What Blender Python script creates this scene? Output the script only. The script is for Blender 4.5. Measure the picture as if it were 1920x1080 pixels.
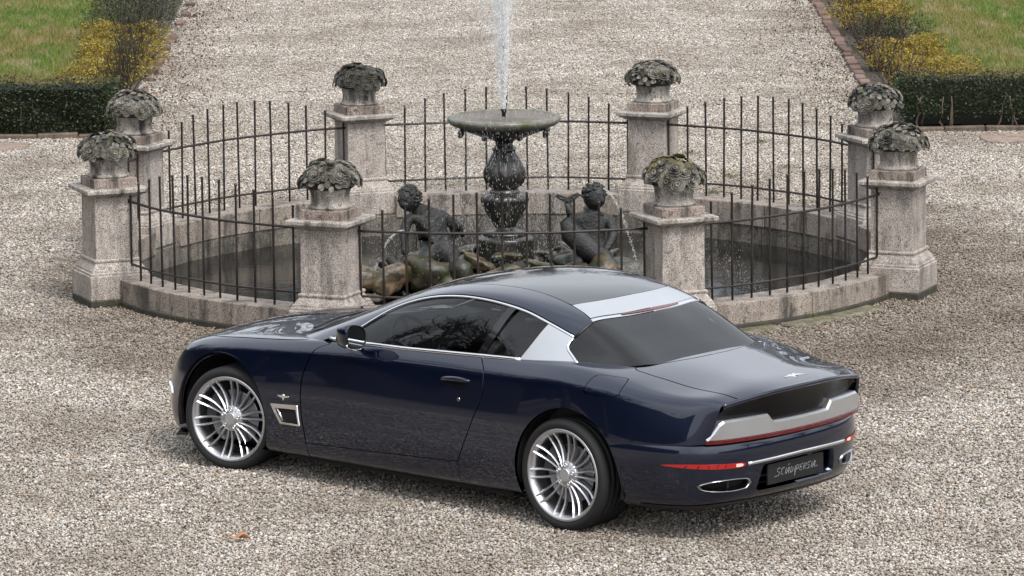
import bpy, bmesh, math, random
import numpy as np
from mathutils import Vector, Matrix, geometry as mgeo
random.seed(7); RNG = np.random.default_rng(11)
for o in list(bpy.data.objects): bpy.data.objects.remove(o)
SC = bpy.context.scene
COL = SC.collection
# ------------------------------------------------------------------ camera
cam = bpy.data.cameras.new('camera'); cam_o = bpy.data.objects.new('camera', cam); COL.objects.link(cam_o)
cam.sensor_width = 36; cam.lens = 9051.16/1920*36; cam.clip_start = .5; cam.clip_end = 2000
PT, RL = .16307, -.010495
fw = Vector((0, math.cos(PT), -math.sin(PT))); rt = Vector((1, 0, 0)); up = rt.cross(fw)
r2 = rt*math.cos(RL)+up*math.sin(RL); u2 = up*math.cos(RL)-rt*math.sin(RL)
M = Matrix((r2, u2, -fw)).transposed().to_4x4(); M.translation = (0, 0, 6.3143)
cam_o.matrix_world = M
SC.camera = cam_o
# ------------------------------------------------------------------ overcast sky and soft sun
SUN_EL, SUN_AZ = math.radians(52), math.radians(150)     # azimuth clockwise from +Y
W = bpy.data.worlds.new('World'); SC.world = W; W.use_nodes = True
nt = W.node_tree; nt.nodes.clear()
sky = nt.nodes.new('ShaderNodeTexSky'); sky.sky_type = 'NISHITA'; sky.sun_disc = False
sky.sun_elevation = SUN_EL; sky.sun_rotation = SUN_AZ; sky.air_density = 1.0; sky.dust_density = 4.0; sky.ozone_density = 1.0; sky.altitude = 100
hs = nt.nodes.new('ShaderNodeHueSaturation'); hs.inputs['Saturation'].default_value = .16
bg = nt.nodes.new('ShaderNodeBackground'); bg.inputs['Strength'].default_value = .135
wo = nt.nodes.new('ShaderNodeOutputWorld')
ovc = nt.nodes.new('ShaderNodeMix'); ovc.data_type = 'RGBA'; ovc.inputs[0].default_value = .7; ovc.inputs[7].default_value = (5.4, 5.75, 6.25, 1)   # even cloud cover over the clear-sky model
nt.links.new(sky.outputs[0], hs.inputs['Color']); nt.links.new(hs.outputs[0], ovc.inputs[6]); 
tcw = nt.nodes.new('ShaderNodeTexCoord'); cln = nt.nodes.new('ShaderNodeTexNoise'); cln.inputs['Scale'].default_value = 2.2; cln.inputs['Detail'].default_value = 5; nt.links.new(tcw.outputs['Generated'], cln.inputs['Vector'])
clr = nt.nodes.new('ShaderNodeMapRange'); clr.inputs[1].default_value = .3; clr.inputs[2].default_value = .7; clr.inputs[3].default_value = .72; clr.inputs[4].default_value = 1.22; nt.links.new(cln.outputs['Fac'], clr.inputs[0])
clm = nt.nodes.new('ShaderNodeVectorMath'); clm.operation = 'SCALE'; nt.links.new(ovc.outputs[2], clm.inputs[0]); nt.links.new(clr.outputs[0], clm.inputs['Scale']); nt.links.new(clm.outputs[0], bg.inputs[0]); nt.links.new(bg.outputs[0], wo.inputs[0])
sun = bpy.data.lights.new('sun', 'SUN'); sun.energy = 1.5; sun.angle = math.radians(20); sun.color = (1, .97, .93)
sun_o = bpy.data.objects.new('sun', sun); COL.objects.link(sun_o)
sd = Vector((math.sin(SUN_AZ)*math.cos(SUN_EL), math.cos(SUN_AZ)*math.cos(SUN_EL), math.sin(SUN_EL)))
sun_o.rotation_euler = sd.to_track_quat('Z', 'Y').to_euler()
vs = SC.view_settings; vs.view_transform = 'Standard'; vs.look = 'None'; vs.gamma = 1; vs.exposure = 0.9
SC.render.engine = 'CYCLES'
SC.render.resolution_x = 1024; SC.render.resolution_y = 576
SC.cycles.max_bounces = 10; SC.cycles.transparent_max_bounces = 24

# ------------------------------------------------------------------ helpers
def link(o, parent=None):
    COL.objects.link(o)
    if parent is not None: o.parent = parent
    return o
def tag(o, label=None, cat=None, group=None, kind=None):
    if label: o['label'] = label
    if cat: o['category'] = cat
    if group: o['group'] = group
    if kind: o['kind'] = kind
    return o
def empty(name, loc=(0, 0, 0), rz=0, label=None, cat=None, group=None):
    o = bpy.data.objects.new(name, None); o.empty_display_size = .1
    o.location = loc; o.rotation_euler = (0, 0, rz); link(o)
    return tag(o, label, cat, group)
def mesh_obj(name, me, mat=None, parent=None):
    if mat is not None:
        for m in (mat if isinstance(mat, (list, tuple)) else [mat]): me.materials.append(m)
    return link(bpy.data.objects.new(name, me), parent)
def pydata(name, v, f, mat=None, parent=None, smooth=False):
    me = bpy.data.meshes.new(name); me.from_pydata([tuple(map(float, p)) for p in v], [], [tuple(map(int, q)) for q in f]); me.update()
    if smooth: me.polygons.foreach_set('use_smooth', [True]*len(me.polygons))
    return mesh_obj(name, me, mat, parent)
def from_arrays(name, V, F, smooth=True):
    """fast mesh from V[n,3] and F[m,k]"""
    me = bpy.data.meshes.new(name); V = np.ascontiguousarray(V, dtype=np.float32); F = np.ascontiguousarray(F, dtype=np.int32); k = F.shape[1]
    me.vertices.add(len(V)); me.vertices.foreach_set('co', V.ravel())
    me.loops.add(F.size); me.loops.foreach_set('vertex_index', F.ravel())
    me.polygons.add(len(F)); me.polygons.foreach_set('loop_start', np.arange(len(F), dtype=np.int32)*k)
    me.update(calc_edges=True)
    me.polygons.foreach_set('use_smooth', np.full(len(F), smooth))
    return me
def bm_obj(name, bm, mat=None, parent=None, smooth=False, bevel=0, seg=2):
    me = bpy.data.meshes.new(name); bm.normal_update(); bm.to_mesh(me); bm.free()
    if smooth: me.polygons.foreach_set('use_smooth', [True]*len(me.polygons))
    o = mesh_obj(name, me, mat, parent)
    if bevel:
        b = o.modifiers.new('bevel', 'BEVEL'); b.width = bevel; b.segments = seg; b.limit_method = 'ANGLE'; b.angle_limit = math.radians(35)
    return o
def add_box(bm, c, s, rz=0, top=None):
    """box centred at c with size s; top=(sx,sy) gives the size of the upper face"""
    v = []
    for k, z in ((0, -1), (1, 1)):
        sx, sy = (s[0], s[1]) if k == 0 or top is None else top
        for a, b in ((-1, -1), (1, -1), (1, 1), (-1, 1)):
            x, y = a*sx/2, b*sy/2
            v.append(bm.verts.new((c[0]+x*math.cos(rz)-y*math.sin(rz), c[1]+x*math.sin(rz)+y*math.cos(rz), c[2]+z*s[2]/2)))
    for q in ((3, 2, 1, 0), (4, 5, 6, 7), (0, 1, 5, 4), (1, 2, 6, 5), (2, 3, 7, 6), (3, 0, 4, 7)): bm.faces.new([v[i] for i in q])
def lathe_arrays(prof, n=48, wob=None, closed_ends=True):
    V = []; F = []
    for i, (r, z) in enumerate(prof):
        for k in range(n):
            a = 2*math.pi*k/n; rr = r*(wob(a, i) if wob else 1)
            V.append((rr*math.cos(a), rr*math.sin(a), z))
    for i in range(len(prof)-1):
        for k in range(n):
            F.append((i*n+k, i*n+(k+1) % n, (i+1)*n+(k+1) % n, (i+1)*n+k))
    return V, F
def tube_arrays(P, r, n=8, closed=False, caps=True, upv=None, flat=1.0):
    """sweep an n-gon along P; r scalar or list; flat squashes along the binormal"""
    P = np.asarray(P, float); m = len(P); R = np.full(m, r) if np.isscalar(r) else np.asarray(r, float)
    T = np.zeros_like(P)
    for i in range(m):
        a = P[(i-1) % m] if (closed or i > 0) else P[i]; b = P[(i+1) % m] if (closed or i < m-1) else P[i]
        T[i] = (b-a)/(np.linalg.norm(b-a)+1e-12)
    u = np.array([0, 0, 1.]) if upv is None else np.asarray(upv, float)
    V = []; F = []
    for i in range(m):
        uu = u if u.ndim == 1 else u[i]
        s = np.cross(T[i], uu)
        if np.linalg.norm(s) < 1e-4: s = np.cross(T[i], [1, 0, 0.])
        s /= np.linalg.norm(s); b = np.cross(s, T[i])
        for k in range(n):
            a = 2*math.pi*(k+.5)/n; V.append(P[i]+R[i]*(math.cos(a)*s+flat*math.sin(a)*b))
    for i in range(m if closed else m-1):
        for k in range(n):
            j = (i+1) % m; F.append((i*n+k, j*n+k, j*n+(k+1) % n, i*n+(k+1) % n))
    if caps and not closed:
        F.append(tuple(range(n))); F.append(tuple(range((m-1)*n+n-1, (m-1)*n-1, -1)))
    return V, F
def tube(name, P, r, mat, parent=None, n=8, closed=False, upv=None, flat=1.0):
    V, F = tube_arrays(P, r, n, closed, True, upv, flat)
    return pydata(name, V, F, mat, parent, True)
ICO_V = None
def ico(sub=1):
    bm = bmesh.new(); bmesh.ops.create_icosphere(bm, subdivisions=sub, radius=1)
    V = np.array([v.co[:] for v in bm.verts]); F = np.array([[v.index for v in f.verts] for f in bm.faces]); bm.free()
    return V, F

# ------------------------------------------------------------------ materials
class NT:
    def __init__(s, name):
        s.m = bpy.data.materials.new(name); s.m.use_nodes = True; s.t = s.m.node_tree; s.t.nodes.clear()
        s.out = s.n('ShaderNodeOutputMaterial'); s.b = s.n('ShaderNodeBsdfPrincipled'); s.l(s.b.outputs[0], s.out.inputs[0])
        s.geo = None
    def n(s, typ, **kw):
        x = s.t.nodes.new(typ)
        for k, v in kw.items(): setattr(x, k, v)
        return x
    def l(s, a, b): s.t.links.new(a, b)
    def pos(s, scale=(1, 1, 1)):
        if s.geo is None: s.geo = s.n('ShaderNodeNewGeometry')
        if scale == (1, 1, 1): return s.geo.outputs['Position']
        v = s.n('ShaderNodeVectorMath', operation='MULTIPLY'); s.l(s.geo.outputs['Position'], v.inputs[0]); v.inputs[1].default_value = scale
        return v.outputs[0]
    def noise(s, scale, detail=4, rough=.6, vscale=(1, 1, 1), dist=0, vec=None):
        x = s.n('ShaderNodeTexNoise'); x.inputs['Scale'].default_value = scale; x.inputs['Detail'].default_value = detail; x.inputs['Roughness'].default_value = rough; x.inputs['Distortion'].default_value = dist
        s.l(vec if vec is not None else s.pos(vscale), x.inputs['Vector']); return x.outputs['Fac']
    def voro(s, scale, feature='F1', out='Distance', vscale=(1, 1, 1), rnd=1):
        x = s.n('ShaderNodeTexVoronoi', feature=feature); x.inputs['Scale'].default_value = scale; x.inputs['Randomness'].default_value = rnd
        s.l(s.pos(vscale), x.inputs['Vector']); return x.outputs[out]
    def ramp(s, fac, stops, interp='LINEAR'):
        x = s.n('ShaderNodeValToRGB'); cr = x.color_ramp; cr.interpolation = interp
        while len(cr.elements) < len(stops): cr.elements.new(.5)
        for e, (p, c) in zip(cr.elements, stops):
            e.position = p; e.color = (*c, 1) if isinstance(c, (tuple, list)) else (c, c, c, 1)
        s.l(fac, x.inputs[0]); return x.outputs[0]
    def mix(s, fac, a, b, mode='MIX'):
        x = s.n('ShaderNodeMix', data_type='RGBA', blend_type=mode)
        for i, v in ((0, fac), (6, a), (7, b)):
            if isinstance(v, (int, float)): x.inputs[i].default_value = v
            elif isinstance(v, (tuple, list)): x.inputs[i].default_value = (*v, 1)
            else: s.l(v, x.inputs[i])
        return x.outputs[2]
    def math(s, op, a, b=0):
        x = s.n('ShaderNodeMath', operation=op)
        for i, v in ((0, a), (1, b)):
            if isinstance(v, (int, float)): x.inputs[i].default_value = v
            else: s.l(v, x.inputs[i])
        return x.outputs[0]
    def set(s, **kw):
        for k, v in kw.items():
            i = s.b.inputs[k.replace('_', ' ')]
            if hasattr(v, 'is_linked'): s.l(v, i)
            else: i.default_value = (*v, 1) if isinstance(v, (tuple, list)) and len(v) == 3 else v
        return s
    def bump(s, h, strength=.5, dist=.01, prev=None):
        x = s.n('ShaderNodeBump'); x.inputs['Strength'].default_value = strength; x.inputs['Distance'].default_value = dist
        s.l(h, x.inputs['Height']);
        if prev is not None: s.l(prev, x.inputs['Normal'])
        s.l(x.outputs[0], s.b.inputs['Normal']); return x.outputs[0]
def simple(name, col, rough=.5, metal=0, var=.0, vscale=20, coat=0, spec=.5, bump=0):
    t = NT(name)
    if var:
        f = t.noise(vscale, 5); c = t.mix(f, tuple(x*(1-var) for x in col), tuple(min(1, x*(1+var)) for x in col)); t.set(Base_Color=c)
        if bump: t.bump(f, bump, .004)
    else: t.set(Base_Color=col)
    t.set(Roughness=rough, Metallic=metal, Coat_Weight=coat, Specular_IOR_Level=spec)
    return t.m
def stone_mat(name, lo, hi, speck, stain=.5, moss=0., scale=1.):
    """granular stone: speckles, rain streaks running down, lichen blotches, moss"""
    t = NT(name)
    f = t.noise(7*scale, 5, .65); c = t.ramp(f, [(.3, lo), (.7, hi)])
    sp = t.noise(150*scale, 2, .6); c = t.mix(t.ramp(sp, [(.38, 1.), (.52, 0.)]), c, speck)
    sp2 = t.noise(120*scale, 1, .5, vscale=(1, 1, 1.03)); c = t.mix(t.ramp(sp2, [(.58, 0.), (.7, .55)]), c, tuple(min(1, x*1.5) for x in hi))
    st = t.noise(6*scale, 5, .7, vscale=(1, 1, .18)); c = t.mix(t.ramp(st, [(.47, 0.), (.64, stain)]), c, (.03, .028, .024))
    bl = t.noise(14*scale, 6, .7, dist=.4); c = t.mix(t.ramp(bl, [(.54, 0.), (.64, stain*.9)]), c, (.035, .032, .027))
    if moss:
        mo = t.noise(11*scale, 5, .7, vscale=(1.1, 1, 1)); c = t.mix(t.ramp(mo, [(.62-.16*moss, 0.), (.72-.12*moss, .85)]), c, (.075, .08, .018))
    t.set(Base_Color=c, Roughness=.72, Specular_IOR_Level=.35)
    b = t.bump(sp, .35, .004); t.bump(bl, .3, .012, b)
    return t.m
M_GRANITE = stone_mat('granite', (.36, .31, .275), (.55, .485, .43), (.07, .06, .055), .55)
M_GRANITE2 = stone_mat('granite_wall', (.26, .215, .18), (.42, .355, .30), (.06, .052, .046), .8)
M_CAP = stone_mat('cap_stone', (.36, .315, .28), (.55, .50, .44), (.10, .09, .08), .75)
M_PLINTH = stone_mat('plinth_stone', (.25, .19, .16), (.40, .33, .28), (.06, .05, .045), .95)
M_BASKET = stone_mat('weathered_stone', (.30, .265, .23), (.50, .455, .405), (.13, .115, .10), 1.)
M_FLOWER = stone_mat('lichened_stone', (.07, .065, .052), (.40, .37, .32), (.03, .028, .024), .9, .4, 1.6)
M_FLOWER_Y = stone_mat('yellow_mossed_stone', (.08, .07, .04), (.34, .27, .10), (.03, .028, .02), .8, 1., 1.6)
M_FLOWER_D = stone_mat('dark_lichened_stone', (.03, .029, .024), (.17, .16, .135), (.015, .015, .012), 1., .4, 1.6)
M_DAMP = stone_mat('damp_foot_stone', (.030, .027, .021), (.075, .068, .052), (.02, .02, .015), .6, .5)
M_INNER = stone_mat('pool_wall_stone', (.07, .062, .052), (.30, .265, .22), (.03, .027, .024), 1.)
# ================================================================== ground
FX, FY, FR = -.0517, 39.1813, 3.3873       # fountain centre and the ring the pedestals stand on
OROT = -.0053
FENCE_R = 3.28                              # the iron fence stands a little inside the pedestal centres
WALL_IN, WALL_OUT = 3.10, 3.40
t = NT('gravel_ground')
f = t.noise(55, 3, .6); g = t.noise(.9, 4, .6)
c = t.ramp(f, [(.3, (.08, .07, .06)), (.7, (.32, .29, .26))]); t.set(Base_Color=c, Roughness=.9)
t.bump(f, .8, .02)
M_GROUND = t.m
n = 96; V = []; F = []
for rr in (WALL_IN+.05, WALL_OUT+.25, 12, 60, 400):
    for k in range(n): V.append((FX+rr*math.cos(2*math.pi*k/n), FY+rr*math.sin(2*math.pi*k/n), -.012))
for i in range(4):
    for k in range(n): F.append((i*n+k, (i+1)*n+k, (i+1)*n+(k+1) % n, i*n+(k+1) % n))
tag(pydata('ground', V, F, M_GROUND), kind='structure')

def on_gravel(x, y):
    if -5.2 < x < 5.2 and 35 < y < 43.5:
        q = math.hypot(x-FX, y-FY)
        if q < WALL_OUT+.27 and any((x-FX-FR*math.cos(math.radians(-112.5+45*k)-.0053))**2+(y-FY-FR*math.sin(math.radians(-112.5+45*k)-.0053))**2 < .24**2 for k in range(8)): return False
    if (x-FX)**2+(y-FY)**2 < (WALL_OUT-.02)**2: return False
    if y > 47.95 and (x < -3.98-.012*(y-47.95) or x > 3.80): return False
    return True
def scatter_object(name, tiles, pts, loose, mat, parent=None):
    """one object: a few tiles of real geometry instanced on points, plus loose pieces that respect the borders.
    tiles: list of (V,F); pts: array [n,4] x,y,z,variant; loose: (V,F) or None"""
    Vs = []; Fs = []; kd = []; off = 0
    for k, (v, f) in enumerate(tiles+([loose] if loose is not None else [])):
        Vs.append(v); Fs.append(np.asarray(f)+off); off += len(v); kd.append(np.full(len(v), k))
    nt_ = len(tiles)
    me = from_arrays(name, np.concatenate(Vs), np.concatenate(Fs), True)
    nv = len(me.vertices); me.vertices.add(len(pts))
    co = np.zeros((nv+len(pts), 3), np.float32); me.vertices.foreach_get('co', co.ravel()); co[nv:] = pts[:, :3]; me.vertices.foreach_set('co', co.ravel())
    a = me.attributes.new('piece', 'INT', 'POINT'); a.data.foreach_set('value', np.concatenate(kd+[100+pts[:, 3]]).astype(np.int32))
    a = me.attributes.new('turn', 'FLOAT', 'POINT'); a.data.foreach_set('value', np.concatenate([np.zeros(nv), RNG.integers(0, 4, len(pts))*math.pi/2]).astype(np.float32))
    me.update()
    o = mesh_obj(name, me, mat, parent); tag(o, kind='stuff')
    ng = bpy.data.node_groups.new(name+'_nodes', 'GeometryNodeTree')
    ng.interface.new_socket('Geometry', in_out='INPUT', socket_type='NodeSocketGeometry'); ng.interface.new_socket('Geometry', in_out='OUTPUT', socket_type='NodeSocketGeometry')
    N = ng.nodes; L = ng.links; gi = N.new('NodeGroupInput'); go = N.new('NodeGroupOutput'); join = N.new('GeometryNodeJoinGeometry')
    at = N.new('GeometryNodeInputNamedAttribute'); at.data_type = 'INT'; at.inputs['Name'].default_value = 'piece'
    tn = N.new('GeometryNodeInputNamedAttribute'); tn.data_type = 'FLOAT'; tn.inputs['Name'].default_value = 'turn'
    cx = N.new('ShaderNodeCombineXYZ'); L.new(tn.outputs['Attribute'], cx.inputs['Z'])
    def sep(v):
        cmp_ = N.new('FunctionNodeCompare'); cmp_.data_type = 'INT'; cmp_.operation = 'EQUAL'
        L.new(at.outputs['Attribute'], [s for s in cmp_.inputs if s.name == 'A' and s.type == 'INT'][0]); [s for s in cmp_.inputs if s.name == 'B' and s.type == 'INT'][0].default_value = v
        sg = N.new('GeometryNodeSeparateGeometry'); sg.domain = 'POINT'; L.new(gi.outputs[0], sg.inputs['Geometry']); L.new(cmp_.outputs[0], sg.inputs['Selection']); return sg.outputs['Selection']
    for k in range(nt_):
        iop = N.new('GeometryNodeInstanceOnPoints'); L.new(sep(100+k), iop.inputs['Points']); L.new(sep(k), iop.inputs['Instance']); L.new(cx.outputs[0], iop.inputs['Rotation']); L.new(iop.outputs[0], join.inputs[0])
    if loose is not None: L.new(sep(nt_), join.inputs[0])
    L.new(join.outputs[0], go.inputs[0])
    md = o.modifiers.new('scatter', 'NODES'); md.node_group = ng
    return o
ICV, ICF = ico(1)     # 20-triangle pebble
def pebbles(P, size):
    """pebbles at P[n,3] with sizes"""
    n = len(P); m = len(ICV)
    sx = size*RNG.uniform(.75, 1.35, n); sy = size*RNG.uniform(.6, 1.0, n); sz = size*RNG.uniform(.4, .75, n)
    yaw = RNG.uniform(0, 2*math.pi, n); tl = RNG.normal(0, .35, n)
    v = ICV[None]*(1+RNG.normal(0, .13, (n, m, 1)))
    v = v*np.stack([sx, sy, sz], 1)[:, None]
    ct, st = np.cos(tl)[:, None], np.sin(tl)[:, None]
    x, y, z = v[..., 0], v[..., 1], v[..., 2]; x, z = x*ct-z*st, x*st+z*ct
    c, s = np.cos(yaw)[:, None], np.sin(yaw)[:, None]; x, y = x*c-y*s, x*s+y*c
    v = np.stack([x, y, z], -1)+P[:, None]
    F = (ICF[None]+(np.arange(n)*m)[:, None, None]).reshape(-1, 3)
    return v.reshape(-1, 3), F
TS = .5
def gravel_points(x0, y0, s, pitch=.0165):
    g = np.arange(0, s-1e-6, pitch); X, Y = np.meshgrid(g, g); n = X.size
    P = np.stack([X.ravel()+x0+RNG.uniform(-.5, .5, n)*pitch*1.5, Y.ravel()+y0+RNG.uniform(-.5, .5, n)*pitch*1.5, RNG.normal(-.002, .0045, n)], 1)
    return P
tiles = []
for k in range(4):
    P = gravel_points(-TS/2, -TS/2, TS); big = RNG.random(len(P)) < .07
    tiles.append(pebbles(P, np.where(big, RNG.uniform(.0135, .019, len(P)), RNG.uniform(.0068, .0122, len(P)))))
pts = []; loose = []
for ix in range(-32, 32):
    for iy in range(36, 128):
        x, y = (ix+.5)*TS, (iy+.5)*TS
        half = 6.+.15*y
        if abs(x) > half: continue
        corners = [on_gravel(x+a*TS*.53, y+b*TS*.53) for a in (-1, 0, 1) for b in (-1, 0, 1)]
        if all(corners): pts.append((x, y, RNG.normal(0, .003), RNG.integers(0, 4)))
        elif any(corners):
            P = gravel_points(x-TS/2, y-TS/2, TS, .019); loose.append(P[[on_gravel(p[0], p[1]) for p in P]])
LP = np.concatenate(loose); loose = pebbles(LP, RNG.uniform(.008, .0145, len(LP)))
t = NT('pebbles')
isl = t.n('ShaderNodeNewGeometry'); oi = t.n('ShaderNodeObjectInfo')
rnd = t.math('FRACT', t.math('ADD', isl.outputs['Random Per Island'], oi.outputs['Random']))
big = t.noise(.75, 4, .6); near = t.noise(4.5, 4, .65)
c = t.ramp(rnd, [(0, (.12, .105, .095)), (.05, (.22, .19, .165)), (.16, (.32, .285, .25)), (.30, (.43, .355, .28)), (.40, (.46, .425, .375)), (.57, (.41, .395, .385)), (.68, (.56, .525, .475)), (.83, (.65, .615, .57)), (.92, (.42, .285, .20)), (.945, (.73, .70, .66)), (1, (.28, .26, .25))], 'CONSTANT')
c = t.mix(.22, c, t.ramp(t.noise(160, 3), [(.3, .2), (.7, .55)]), 'OVERLAY')
c = t.mix(t.ramp(near, [(.35, .0), (.75, .30)]), c, (.11, .085, .062))
c = t.mix(t.ramp(big, [(.42, 0.), (.66, .55)]), c, (.17, .135, .10))
# damp, darker stones where the spray falls round the fountain wall
dx = t.n('ShaderNodeVectorMath', operation='DISTANCE'); t.l(t.pos((1, .75, 0)), dx.inputs[0]); dx.inputs[1].default_value = (FX+.6, FY*.75-.6, 0)
wet = t.math('ADD', dx.outputs['Value'], t.math('MULTIPLY', t.noise(1.1, 5, .65), 2.4))
wetf = t.ramp(t.math('MULTIPLY', wet, .1), [(.47, .95), (.62, 0.)])
c = t.mix(wetf, c, (.52, .47, .42), 'MULTIPLY')
c = t.mix(1., c, (1., .98, .955), 'MULTIPLY')
t.set(Base_Color=c, Roughness=t.ramp(wetf, [(0, .62), (1, .35)]), Specular_IOR_Level=.4)
M_PEBBLE = t.m
o = scatter_object('gravel', tiles, np.array(pts, float), loose, M_PEBBLE)
o['label'] = 'pale mixed pebbles of the gravel court and path'; o['category'] = 'gravel'
# ================================================================== fountain enclosure
def polar(a, r, z=0): return Vector((FX+r*math.cos(a), FY+r*math.sin(a), z))
WALL_H = .215
def arc_block(name, a0, a1, r0, r1, z0, z1, mat, parent, n=6, gap=.004, bevel=.008):
    bm = bmesh.new(); rows = []
    d0 = gap/((r0+r1)/2)
    for k in range(n+1):
        a = a0+d0+(a1-a0-2*d0)*k/n
        rows.append([bm.verts.new(polar(a, r, z)) for r, z in ((r0, z0), (r1, z0), (r1, z1), (r0, z1))])
    for k in range(n):
        for i in range(4): bm.faces.new((rows[k][i], rows[k][(i+1) % 4], rows[k+1][(i+1) % 4], rows[k+1][i]))
    bm.faces.new(rows[0][::-1]); bm.faces.new(rows[-1])
    bmesh.ops.recalc_face_normals(bm, faces=bm.faces)
    return bm_obj(name, bm, mat, parent, False, bevel, 2)
M_APRON = stone_mat('mossy_apron_stone', (.14, .125, .09), (.30, .27, .20), (.06, .055, .04), .6, .8)
wall = empty('basin_wall', (FX, FY, 0), 0, 'low round granite wall of the fountain pool with worn coping', 'wall')
def ringpart(o): o.matrix_parent_inverse = Matrix.Translation((-FX, -FY, 0)); return o
OCT = [math.radians(-112.5+45*k)+OROT for k in range(8)]
PB = .242/FR          # half angle of a pedestal base
for k in range(8):
    a0, a1 = OCT[k]+PB, OCT[k]+math.radians(45)-PB; m = (a0+a1)/2+random.uniform(-.03, .03)
    for b0, b1 in ((a0, m), (m, a1)):
        ringpart(arc_block('coping_stone', b0, b1, WALL_IN, WALL_OUT, .02, WALL_H+random.uniform(-.004, .004), M_GRANITE2, wall))
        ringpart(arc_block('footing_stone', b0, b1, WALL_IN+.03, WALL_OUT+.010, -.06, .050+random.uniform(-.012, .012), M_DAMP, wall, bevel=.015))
for k in range(24):
    a0 = OROT+2*math.pi*k/24; a1 = OROT+2*math.pi*(k+1)/24
    ringpart(arc_block('lining_stone', a0, a1, WALL_IN+.012+random.uniform(-.004, .004), WALL_IN+.16, -.34, .045, M_INNER, wall, 4))
for a, w_ in ((-62, 9), (-52, 9.5), (-42.5, 9)):      # mossy apron slabs at the foot of the wall
    ringpart(arc_block('apron_stone', math.radians(a), math.radians(a+w_), WALL_OUT-.02, WALL_OUT+random.uniform(.14, .20), -.05, .014+random.uniform(-.003, .004), M_APRON, wall, 5, .01, .012))
# water in the pool
t = NT('pool_water')
t.set(Base_Color=(.008, .0085, .008), Roughness=.05, IOR=1.33, Specular_IOR_Level=.5)
w1 = t.noise(9, 3, .6); w2 = t.noise(38, 3, .6)
b = t.bump(w1, .12, .02); t.bump(w2, .10, .006, b)
M_WATER = t.m
n = 96; V = []; F = []
for i, rr in enumerate((.02, .6, 1.2, 1.8, 2.4, 3.0, WALL_IN+.06)):
    for k in range(n): V.append((FX+rr*math.cos(2*math.pi*k/n), FY+rr*math.sin(2*math.pi*k/n), -.13))
for i in range(6):
    for k in range(n): F.append((i*n+k, (i+1)*n+k, (i+1)*n+(k+1) % n, i*n+(k+1) % n))
tag(pydata('pool_water', V, F, M_WATER, None, True), kind='structure')

# ---- pedestals
def sq_profile(prof, cut=0):
    """square stack of (half width, z)"""
    bm = bmesh.new(); rows = []
    for h, z in prof: rows.append([bm.verts.new((a*h, b*h, z)) for a, b in ((-1, -1), (1, -1), (1, 1), (-1, 1))])
    for i in range(len(rows)-1):
        for k in range(4): bm.faces.new((rows[i][k], rows[i][(k+1) % 4], rows[i+1][(k+1) % 4], rows[i+1][k]))
    bm.faces.new(rows[0][::-1]); bm.faces.new(rows[-1])
    return bm
def make_pedestal():
    r = empty('stone_pedestal', (0, 0, 0))
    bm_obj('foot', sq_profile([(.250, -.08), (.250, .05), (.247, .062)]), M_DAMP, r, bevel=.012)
    bm_obj('base_block', sq_profile([(.245, .058), (.246, .245), (.240, .252)]), M_GRANITE, r, bevel=.007)
    bm_obj('base_moulding', sq_profile([(.236, .250), (.236, .268), (.226, .272), (.222, .290), (.190, .335), (.186, .346), (.192, .352), (.194, .362), (.190, .371), (.178, .376)]), M_GRANITE, r, bevel=.003)
    bm_obj('shaft', sq_profile([(.176, .372), (.174, .862)]), M_GRANITE, r, bevel=.006)
    bm_obj('cap', sq_profile([(.178, .858), (.182, .866), (.196, .872), (.212, .884), (.232, .890), (.236, .893), (.236, .900), (.256, .903), (.258, .930), (.252, .938)]), M_CAP, r, bevel=.004)
    bm_obj('vase_plinth', sq_profile([(.178, .936), (.178, 1.006), (.172, 1.012)]), M_PLINTH, r, bevel=.005)
    return r
def copy_tree(o, parent=None):
    c = o.copy(); COL.objects.link(c); c.parent = parent
    for ch in list(o.children): copy_tree(ch, c)
    return c
# ---- carved flower baskets
def rose_mesh():
    V = []; F = []; off = 0
    def ring(r, z, tilt, n=5, w=.5, ph=0):
        nonlocal off
        # n overlapping petals as small cupped patches
        for k in range(n):
            a0 = 2*math.pi*k/n+ph
            for i in range(3):
                for j in range(4):
                    a = a0+(j/3-.5)*2*math.pi/n*1.35; rr = r*(.55+.45*i/2)*(1+.10*math.cos((j-1.5)*1.2)); zz = z+tilt*(i/2)**2*(1 if i < 2 else .7)
                    V.append((rr*math.cos(a), rr*math.sin(a), zz))
            for i in range(2):
                for j in range(3):
                    p = off+i*4+j; F.append((p, p+1, p+5, p+4))
            off += 12
    ring(1., .0, .16, 6, ph=.2); ring(.78, .12, .28, 5, ph=.7); ring(.52, .22, .34, 4, ph=.1)
    cv, cf = lathe_arrays([(.30, .2), (.33, .48), (.26, .56), (.17, .50), (.12, .36), (.02, .34)], 9)
    V += cv; F += [tuple(i+off for i in f) for f in cf]
    me = bpy.data.meshes.new('carved_rose'); me.from_pydata(V, [], F); me.polygons.foreach_set('use_smooth', [True]*len(me.polygons)); return me
def leaf_mesh():
    V = []; F = []
    for i in range(6):
        u = i/5; w = .42*math.sin(math.pi*(u*.86+.10))**.8
        for j, s in enumerate((-1, -.5, 0, .5, 1)): V.append((u-.3, s*w, .10+.16*abs(s)-.35*(u-.35)**2+(.05 if s == 0 else 0)))
    for i in range(5):
        for j in range(4): F.append((i*5+j, (i+1)*5+j, (i+1)*5+j+1, i*5+j+1))
    me = bpy.data.meshes.new('carved_leaf'); me.from_pydata(V, [], F); me.polygons.foreach_set('use_smooth', [True]*len(me.polygons)); return me
ROSE, LEAF = rose_mesh(), leaf_mesh()
M_CREVICE = stone_mat('crevice_shade_stone', (.012, .012, .009), (.05, .048, .038), (.01, .01, .008), 1., .6, 1.6)  # near-black colour puts shade into the gaps between the carved flowers
for me in (ROSE, LEAF): me.materials.append(M_FLOWER)
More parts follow.
